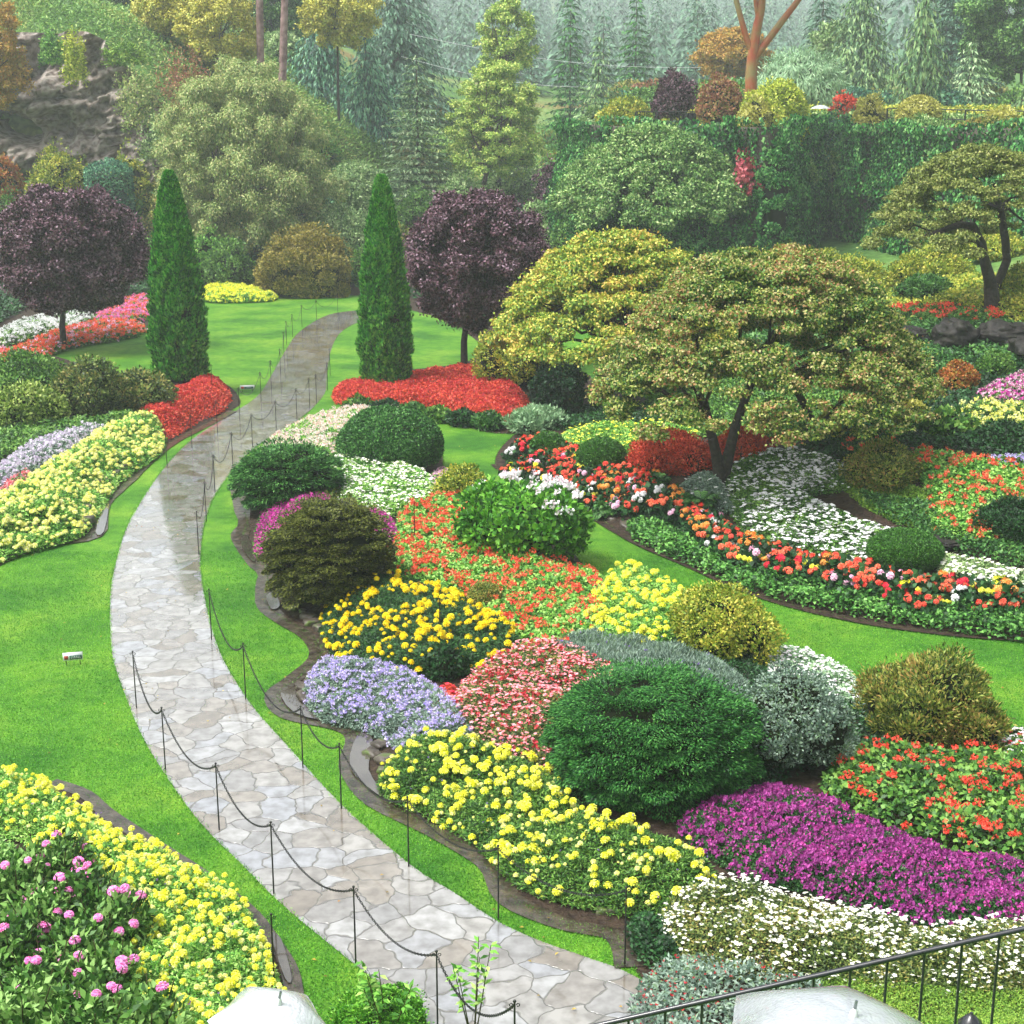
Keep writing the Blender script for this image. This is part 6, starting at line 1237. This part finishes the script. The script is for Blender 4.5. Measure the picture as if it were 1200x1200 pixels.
def links(a, b, sag, label):
    n = max(8, int(np.linalg.norm(b - a) * 1.06 / .034)); t = np.linspace(0, 1, 60)[:, None]; pts = a * (1 - t) + b * t; pts[:, 2] -= sag * 4 * (t * (1 - t))[:, 0]
    d = np.concatenate([[0], np.cumsum(np.linalg.norm(np.diff(pts, axis=0), axis=1))]); s = (np.arange(n) + .5) / n * d[-1]; c = np.stack([np.interp(s, d, pts[:, i]) for i in range(3)], 1); T = unit(np.gradient(c, axis=0)); mb = MB()
    U = unit(np.cross(T, [0.01, 0, 1.])); W_ = np.cross(T, U); la, ra, rr = .026, .013, .0045
    ang = np.linspace(0, 2 * math.pi, 8, endpoint=False); sec = np.linspace(0, 2 * math.pi, 4, endpoint=False); Fs = np.array([(i * 4 + j, i * 4 + (j + 1) % 4, ((i + 1) % 8) * 4 + (j + 1) % 4, ((i + 1) % 8) * 4 + j) for i in range(8) for j in range(4)])
    for i in range(n):
        A_, B_ = (U[i], W_[i]) if i % 2 else (W_[i], U[i]); V = []
        for q in ang:
            cc = T[i] * math.cos(q) * la + A_ * math.sin(q) * ra; ro = unit(T[i] * math.cos(q) + A_ * math.sin(q))
            for w in sec: V.append(c[i] + cc + ro * math.cos(w) * rr + B_ * math.sin(w) * rr)
        mb.add(np.array(V) - a, Fs)
    tag(mb.build('chain', [M['iron']], None, tuple(a)), label, 'chain', 'chains between the path posts')
def thin_chain(a, b, sag, label):
    t = np.linspace(0, 1, 14)[:, None]; pts = a * (1 - t) + b * t; pts[:, 2] -= sag * 4 * (t * (1 - t))[:, 0]; mb = MB(); tube(mb, pts - a, .009, 5); tag(mb.build('chain', [M['iron']], None, tuple(a)), label, 'chain', 'chains between the path posts')
ORD = ['first', 'second', 'third', 'fourth', 'fifth', 'sixth', 'seventh', 'eighth', 'ninth', 'tenth', 'eleventh', 'twelfth', 'thirteenth']
def row(posts, where, near=True, sagf=.15):
    tops = [post(x, y, f'black iron chain post {d}') for x, y, d in posts]
    for i in range(len(tops) - 1):
        d = np.linalg.norm(tops[i + 1] - tops[i]); (links if near else thin_chain)(tops[i], tops[i + 1], min(.45, d * sagf), f'black chain {where}, {ORD[i]} span from far end')
row([(160,830,'farthest of the near row on the left edge of the path'),(194,902,'second in the near row on the left edge of the path'),(257,973,'third in the near row on the left edge of the path'),(321,1048,'fourth in the near row on the left edge of the path'),(417,1130,'fifth in the near row on the left edge of the path'),(513,1212,'sixth in the near row, left path edge, at the bottom'),(603,1285,'last in the near row, beside the leafy sprig')], 'left of the path')
row([(248,750,'farthest of the near row on the right grass verge'),(288,820,'second on the right grass verge'),(355,900,'third on the right verge, by the puddle'),(400,948,'fourth on the right verge, opposite the grey puddle strip'),(479,1016,'fifth on the right verge, before the lemon marigolds'),(584,1078,'sixth on the right verge, before the lemon marigolds'),(732,1131,'nearest on the right verge, at the verge tip')], 'right of the path')
row([(387,440,'on the right path edge level with the red bed, farthest'),(384,458,'on the right path edge just before the long red bed'),(371,473,'on the right path edge, third from the long red bed'),(363,478,'on the right path edge, fourth from the long red bed'),(348,491,'on the right path edge above the pale pink flowers'),(324,507,'on the right path edge behind the low spruce cushion'),(296,524,'on the right path edge level with the spruce cushion top'),(273,548,'on the right path edge beside the spruce cushion'),(252,577,'on the right path edge below the spruce cushion'),(242,612,'on the right path edge beside the magenta flowers'),(233,650,'on the right path edge beside the bronze conifer')], 'along the far right path edge', False)
row([(396,368,'at the far end of the path by the back lawn'),(371,377,'second from the far path end'),(354,383,'third from the far path end'),(343,395,'fourth from the far path end'),(336,404,'fifth from the far path end'),(333,418,'on the left path edge beyond the small lawn sign, sixth'),(329,440,'on the left path edge beyond the small lawn sign, seventh'),(318,455,'on the left path edge just past the far lawn sign'),(306,470,'on the left path edge right of the far lawn sign'),(281,490,'on the left path edge under the far lawn sign'),(255,507,'beside the small scarlet bed'),(225,525,'at the near end of the small scarlet bed'),(196,547,'nearest the lemon marigolds left of the path')], 'along the far left path edge', False)
grass()
for x, y, d in ((486, 640, 'standing among the coral geraniums'), (516, 765, 'standing among the golden marigolds'), (249, 462, 'standing inside the small scarlet bed'), (322, 1165, 'standing at the corner of the nearest marigold bed')): post(x, y, f'black iron chain post {d}')
def sign(px, py, rz, label, w=.34):
    p = P(px, py); e = empty('lawn_sign', p, label, 'sign', 'small white lawn signs', rz); m = MB(); box(m, (0, 0, .16), (w, .03, .14)); m.build('board', [M['white']], e); m = MB(); box(m, (.05, -.017, .145), (w * .62, .004, .07)); m.build('green_panel', [M['sgreen']], e)
    m = MB(); box(m, (-w * .33, -.017, .145), (w * .2, .004, .07)); m.build('red_panel', [M['sred']], e); m = MB()
    for s in (-1, 1): tube(m, [(s * w * .35, .0, -.1), (s * w * .35, 0, .1)], .008, 6)
    m.build('stake', [M['iron']], e)
    m = MB(); rr = np.random.default_rng(3)
    for j in range(2):
        x = -.03
        while x < .13: ww = rr.uniform(.012, .03); box(m, (x + ww / 2, -.0205, .16 - j * .026), (ww, .002, .008)); x += ww + .01
    m.build('lettering', [M['white']], e)
M['sgreen'] = plain('sign green', '#1f5c50', .5, .3, scale=5); M['sred'] = plain('sign red', '#b04434', .5, .3, scale=5)
sign(86, 779, .25, 'small white sign with green panel on the near left lawn'); sign(290, 459, .2, 'small white sign on the far lawn beside the path chain', .5)

# lawn level markers: none.  Handrail at the lower right
def railing():
    Y0 = 7.9; A_ = np.array(C(690, 1204, Y0)); B_ = np.array(C(1215, 1085, Y0 - .1)); e = empty('stair_railing', tuple(A_ - np.array([0, 0, 1.0])), 'sloping black metal stair railing across the lower right corner', 'railing'); o = A_ - np.array([0, 0, 1.0]); d = B_ - A_
    m = MB(); a, b = A_ - o - d * .05, B_ - o + d * .1
    tube(m, [a, b], .017, 8); m.build('top_rail', [M['rail']], e); m = MB(); tube(m, [a - np.array([0, 0, .92]), b - np.array([0, 0, .92])], .012, 6); m.build('bottom_rail', [M['rail']], e)
    pxs = [1173, 1130, 1087, 1044, 1001, 958, 914, 870, 826, 782, 738, 700]
    for px in pxs:
        t = (px - 690) / 525; q = A_ - o + d * t; m = MB(); tube(m, [q, q - np.array([0, 0, .92])], .0085, 6); m.build('baluster', [M['rail']], e)
    A2 = A_ + np.array([-.05, -.25, -.09]); m = MB(); tube(m, [A2 - o - d * .05, A2 - o + (B_ - A_) * np.array([1, 1, .72]) * .45], .012, 6); m.build('lower_handrail', [M['rail']], e)
railing()
def lamp(px, py, label):
    Y = 8.9; p = np.array(C(px, py, Y)); z = float(Z(p[0], Y)[0]); e = empty('garden_light', (p[0], p[1], z), label, 'lamp'); h = p[2] - z; m = MB(); tube(m, [(0, 0, -.05), (0, 0, h)], .022, 8); m.build('post', [M['rail']], e)
    m = MB(); tube(m, [(0, 0, h - .02), (0, 0, h + .03), (0, 0, h + .07), (0, 0, h + .09), (0, 0, h + .1), (0, 0, h + .115)], [.085, .085, .05, .03, .014, .01], 14); m.build('cap', [M['rail']], e)
lamp(1137, 1204, 'low black garden light with domed cap behind the railing at the bottom')
def bollard(px, py, top, Y):
    p = np.array(C(px, top, Y)); z = float(Z(p[0], Y)[0]); e = empty('garden_light', (p[0], p[1], z), 'slim black garden light among the cream flowers', 'lamp'); h = p[2] - z; m = MB(); tube(m, [(0, 0, -.05), (0, 0, h - .04)], .03, 10); m.build('post', [M['rail']], e); m = MB(); tube(m, [(0, 0, h - .04), (0, 0, h - .02), (0, 0, h)], [.036, .036, .01], 12); m.build('cap', [M['rail']], e)
bollard(1031, 1100, 1089, 15.6)
def umbrella(c, R, mat, label, tilt, sag=.34, n=8, rz=0):
    e = empty('umbrella', tuple(c), label, 'umbrella', None); e.rotation_euler = (tilt[0], tilt[1], rz); mb = MB(); nr = 10; seg = 6; V = []
    for i in range(nr + 1):
        r = i / nr
        for j in range(n * seg):
            a = 2 * math.pi * j / (n * seg); k = (j % seg) / seg; sc = 1 - .17 * (math.sin(math.pi * k)) * r; dr = -sag * R * r ** 2.0 * (1 + .0 * k) + .05 * R * math.sin(math.pi * k) * r * (1 - r) - .02 * math.sin(math.pi * k) * r * 0
            V.append((math.cos(a) * R * r * sc, math.sin(a) * R * r * sc, dr))
    m_ = n * seg; F = [(i * m_ + j, i * m_ + (j + 1) % m_, (i + 1) * m_ + (j + 1) % m_, (i + 1) * m_ + j) for i in range(nr) for j in range(m_)]; mb.add(V, F); mb.build('canopy', [mat], e, smooth=True)
    m = MB(); tube(m, [(0, 0, .075), (0, 0, .0), (0, 0, -.85)], [.006, .009, .008], 8); m.build('shaft', [M['steel']], e); m = MB(); tube(m, [(0, 0, -.85), (0, 0, -.97), (.03, 0, -1.0), (.06, 0, -.98)], .013, 8); m.build('handle', [M['iron']], e)
    for j in range(n):
        a = 2 * math.pi * j / n; t = np.linspace(.02, 1.0, 8); m = MB(); tube(m, [(math.cos(a) * R * q, math.sin(a) * R * q, -sag * R * q * q - .008) for q in t], .003, 4); m.build('rib', [M['steel']], e)
    m = MB(); tube(m, [(0, 0, -.01), (0, 0, .02), (0, 0, .035)], [.02, .016, .008], 8); m.build('ferrule', [M['white']], e); return e
def umat(name, base, tr, rough=.12):
    m, nt, b, out = newmat(name); b.inputs['Base Color'].default_value = (*base, 1); b.inputs['Roughness'].default_value = rough; b.inputs['Coat Weight'].default_value = 1; b.inputs['Coat Roughness'].default_value = .05
    geo = nt.nodes.new('ShaderNodeNewGeometry'); nz = nt.nodes.new('ShaderNodeTexNoise'); nz.inputs['Scale'].default_value = 60; nz.inputs['Detail'].default_value = 5; nt.links.new(geo.outputs['Position'], nz.inputs['Vector'])
    bp = nt.nodes.new('ShaderNodeBump'); bp.inputs['Strength'].default_value = .8; bp.inputs['Distance'].default_value = .01; nt.links.new(nz.outputs[0], bp.inputs['Height']); nt.links.new(bp.outputs[0], b.inputs['Normal'])
    t = nt.nodes.new('ShaderNodeBsdfTransparent'); t.inputs[0].default_value = (.97, .98, 1, 1); ms = nt.nodes.new('ShaderNodeMixShader'); ms.inputs[0].default_value = tr; nt.links.new(b.outputs[0], ms.inputs[1]); nt.links.new(t.outputs[0], ms.inputs[2]); nt.links.new(ms.outputs[0], out.inputs[0]); return m
M['steel'] = plain('steel', '#a8acb0', .25, .5, metal=1, scale=5); M['uwhite'] = umat('white wet umbrella', (.6, .63, .66), .1); M['uclear'] = umat('cloudy wet umbrella', (.45, .48, .52), .22)
umbrella(np.array(C(326, 1176, 6.6)), .33, M['uwhite'], 'glossy white umbrella at the bottom edge in front of the marigolds', (.12, .22), .5, n=6, rz=.1)
umbrella(np.array(C(1000, 1190, 5.6)), .6, M['uclear'], 'translucent rain-wet umbrella at the bottom right behind the railing', (.1, .08), .46, n=7, rz=.5)
umbrella(np.array(C(962, 123, 92)), .62, M['uwhite'], 'small white umbrella of a distant visitor on the wall top', (0, 0))
# fences on the wall top
def fence(a, b, Y0, Y1, label):
    A_ = np.array(C(*a, Y0)); B_ = np.array(C(*b, Y1)); zt = (A_[2] + B_[2]) / 2; n = max(3, int(np.hypot(*(B_ - A_)[:2]) / 2.2)); e = empty('metal_fence', (A_[0], A_[1], float(Z(A_[0], A_[1])[0])), label, 'fence', 'black metal fences on the wall top'); o = np.array(e.location)
    for i in range(n + 1):
        q = A_ + (B_ - A_) * i / n; z0 = float(Z(q[0], q[1])[0]); m = MB(); tube(m, [np.array([q[0], q[1], z0 - .1]) - o, q - o], .05, 6); m.build('fence_post', [M['iron']], e)
    for f in (.0, .5):
        m = MB(); tube(m, [A_ - o - np.array([0, 0, f]), B_ - o - np.array([0, 0, f])], .03, 5); m.build('rail', [M['iron']], e)
    m = MB()
    for i in range(n * 10):
        q = A_ + (B_ - A_) * i / (n * 10) - o; tube(m, [q, q - np.array([0, 0, 1.0])], .012, 4)
    o_ = m.build('bars', [M['iron']], e)
fence((745, 131), (822, 131), 84, 84, 'short black fence section below the purple maple'); fence((1040, 127), (1230, 131), 86, 80, 'black fence running behind the clipped gold bush to the right edge'); fence((800, 133), (815, 133), 82.5, 82.5, 'tiny black fence panel left of the reddish shrub')

# ================================================================== MIST
def haze():
    m = bpy.data.materials.new('mist'); m.use_nodes = True; nt = m.node_tree; nt.nodes.clear(); out = nt.nodes.new('ShaderNodeOutputMaterial'); v = nt.nodes.new('ShaderNodeVolumePrincipled')
    v.inputs['Color'].default_value = (.88, .94, 1, 1); v.inputs['Density'].default_value = HAZE; v.inputs['Anisotropy'].default_value = .2; nt.links.new(v.outputs[0], out.inputs['Volume'])
    mb = MB(); box(mb, (0, 395, 63.5), (1300, 1230, 129.0)); o = mb.build('haze', [m]); o['kind'] = 'stuff'; o['label'] = 'thin pale mist filling the whole valley'; o['category'] = 'mist'
HAZE = .0009
haze()
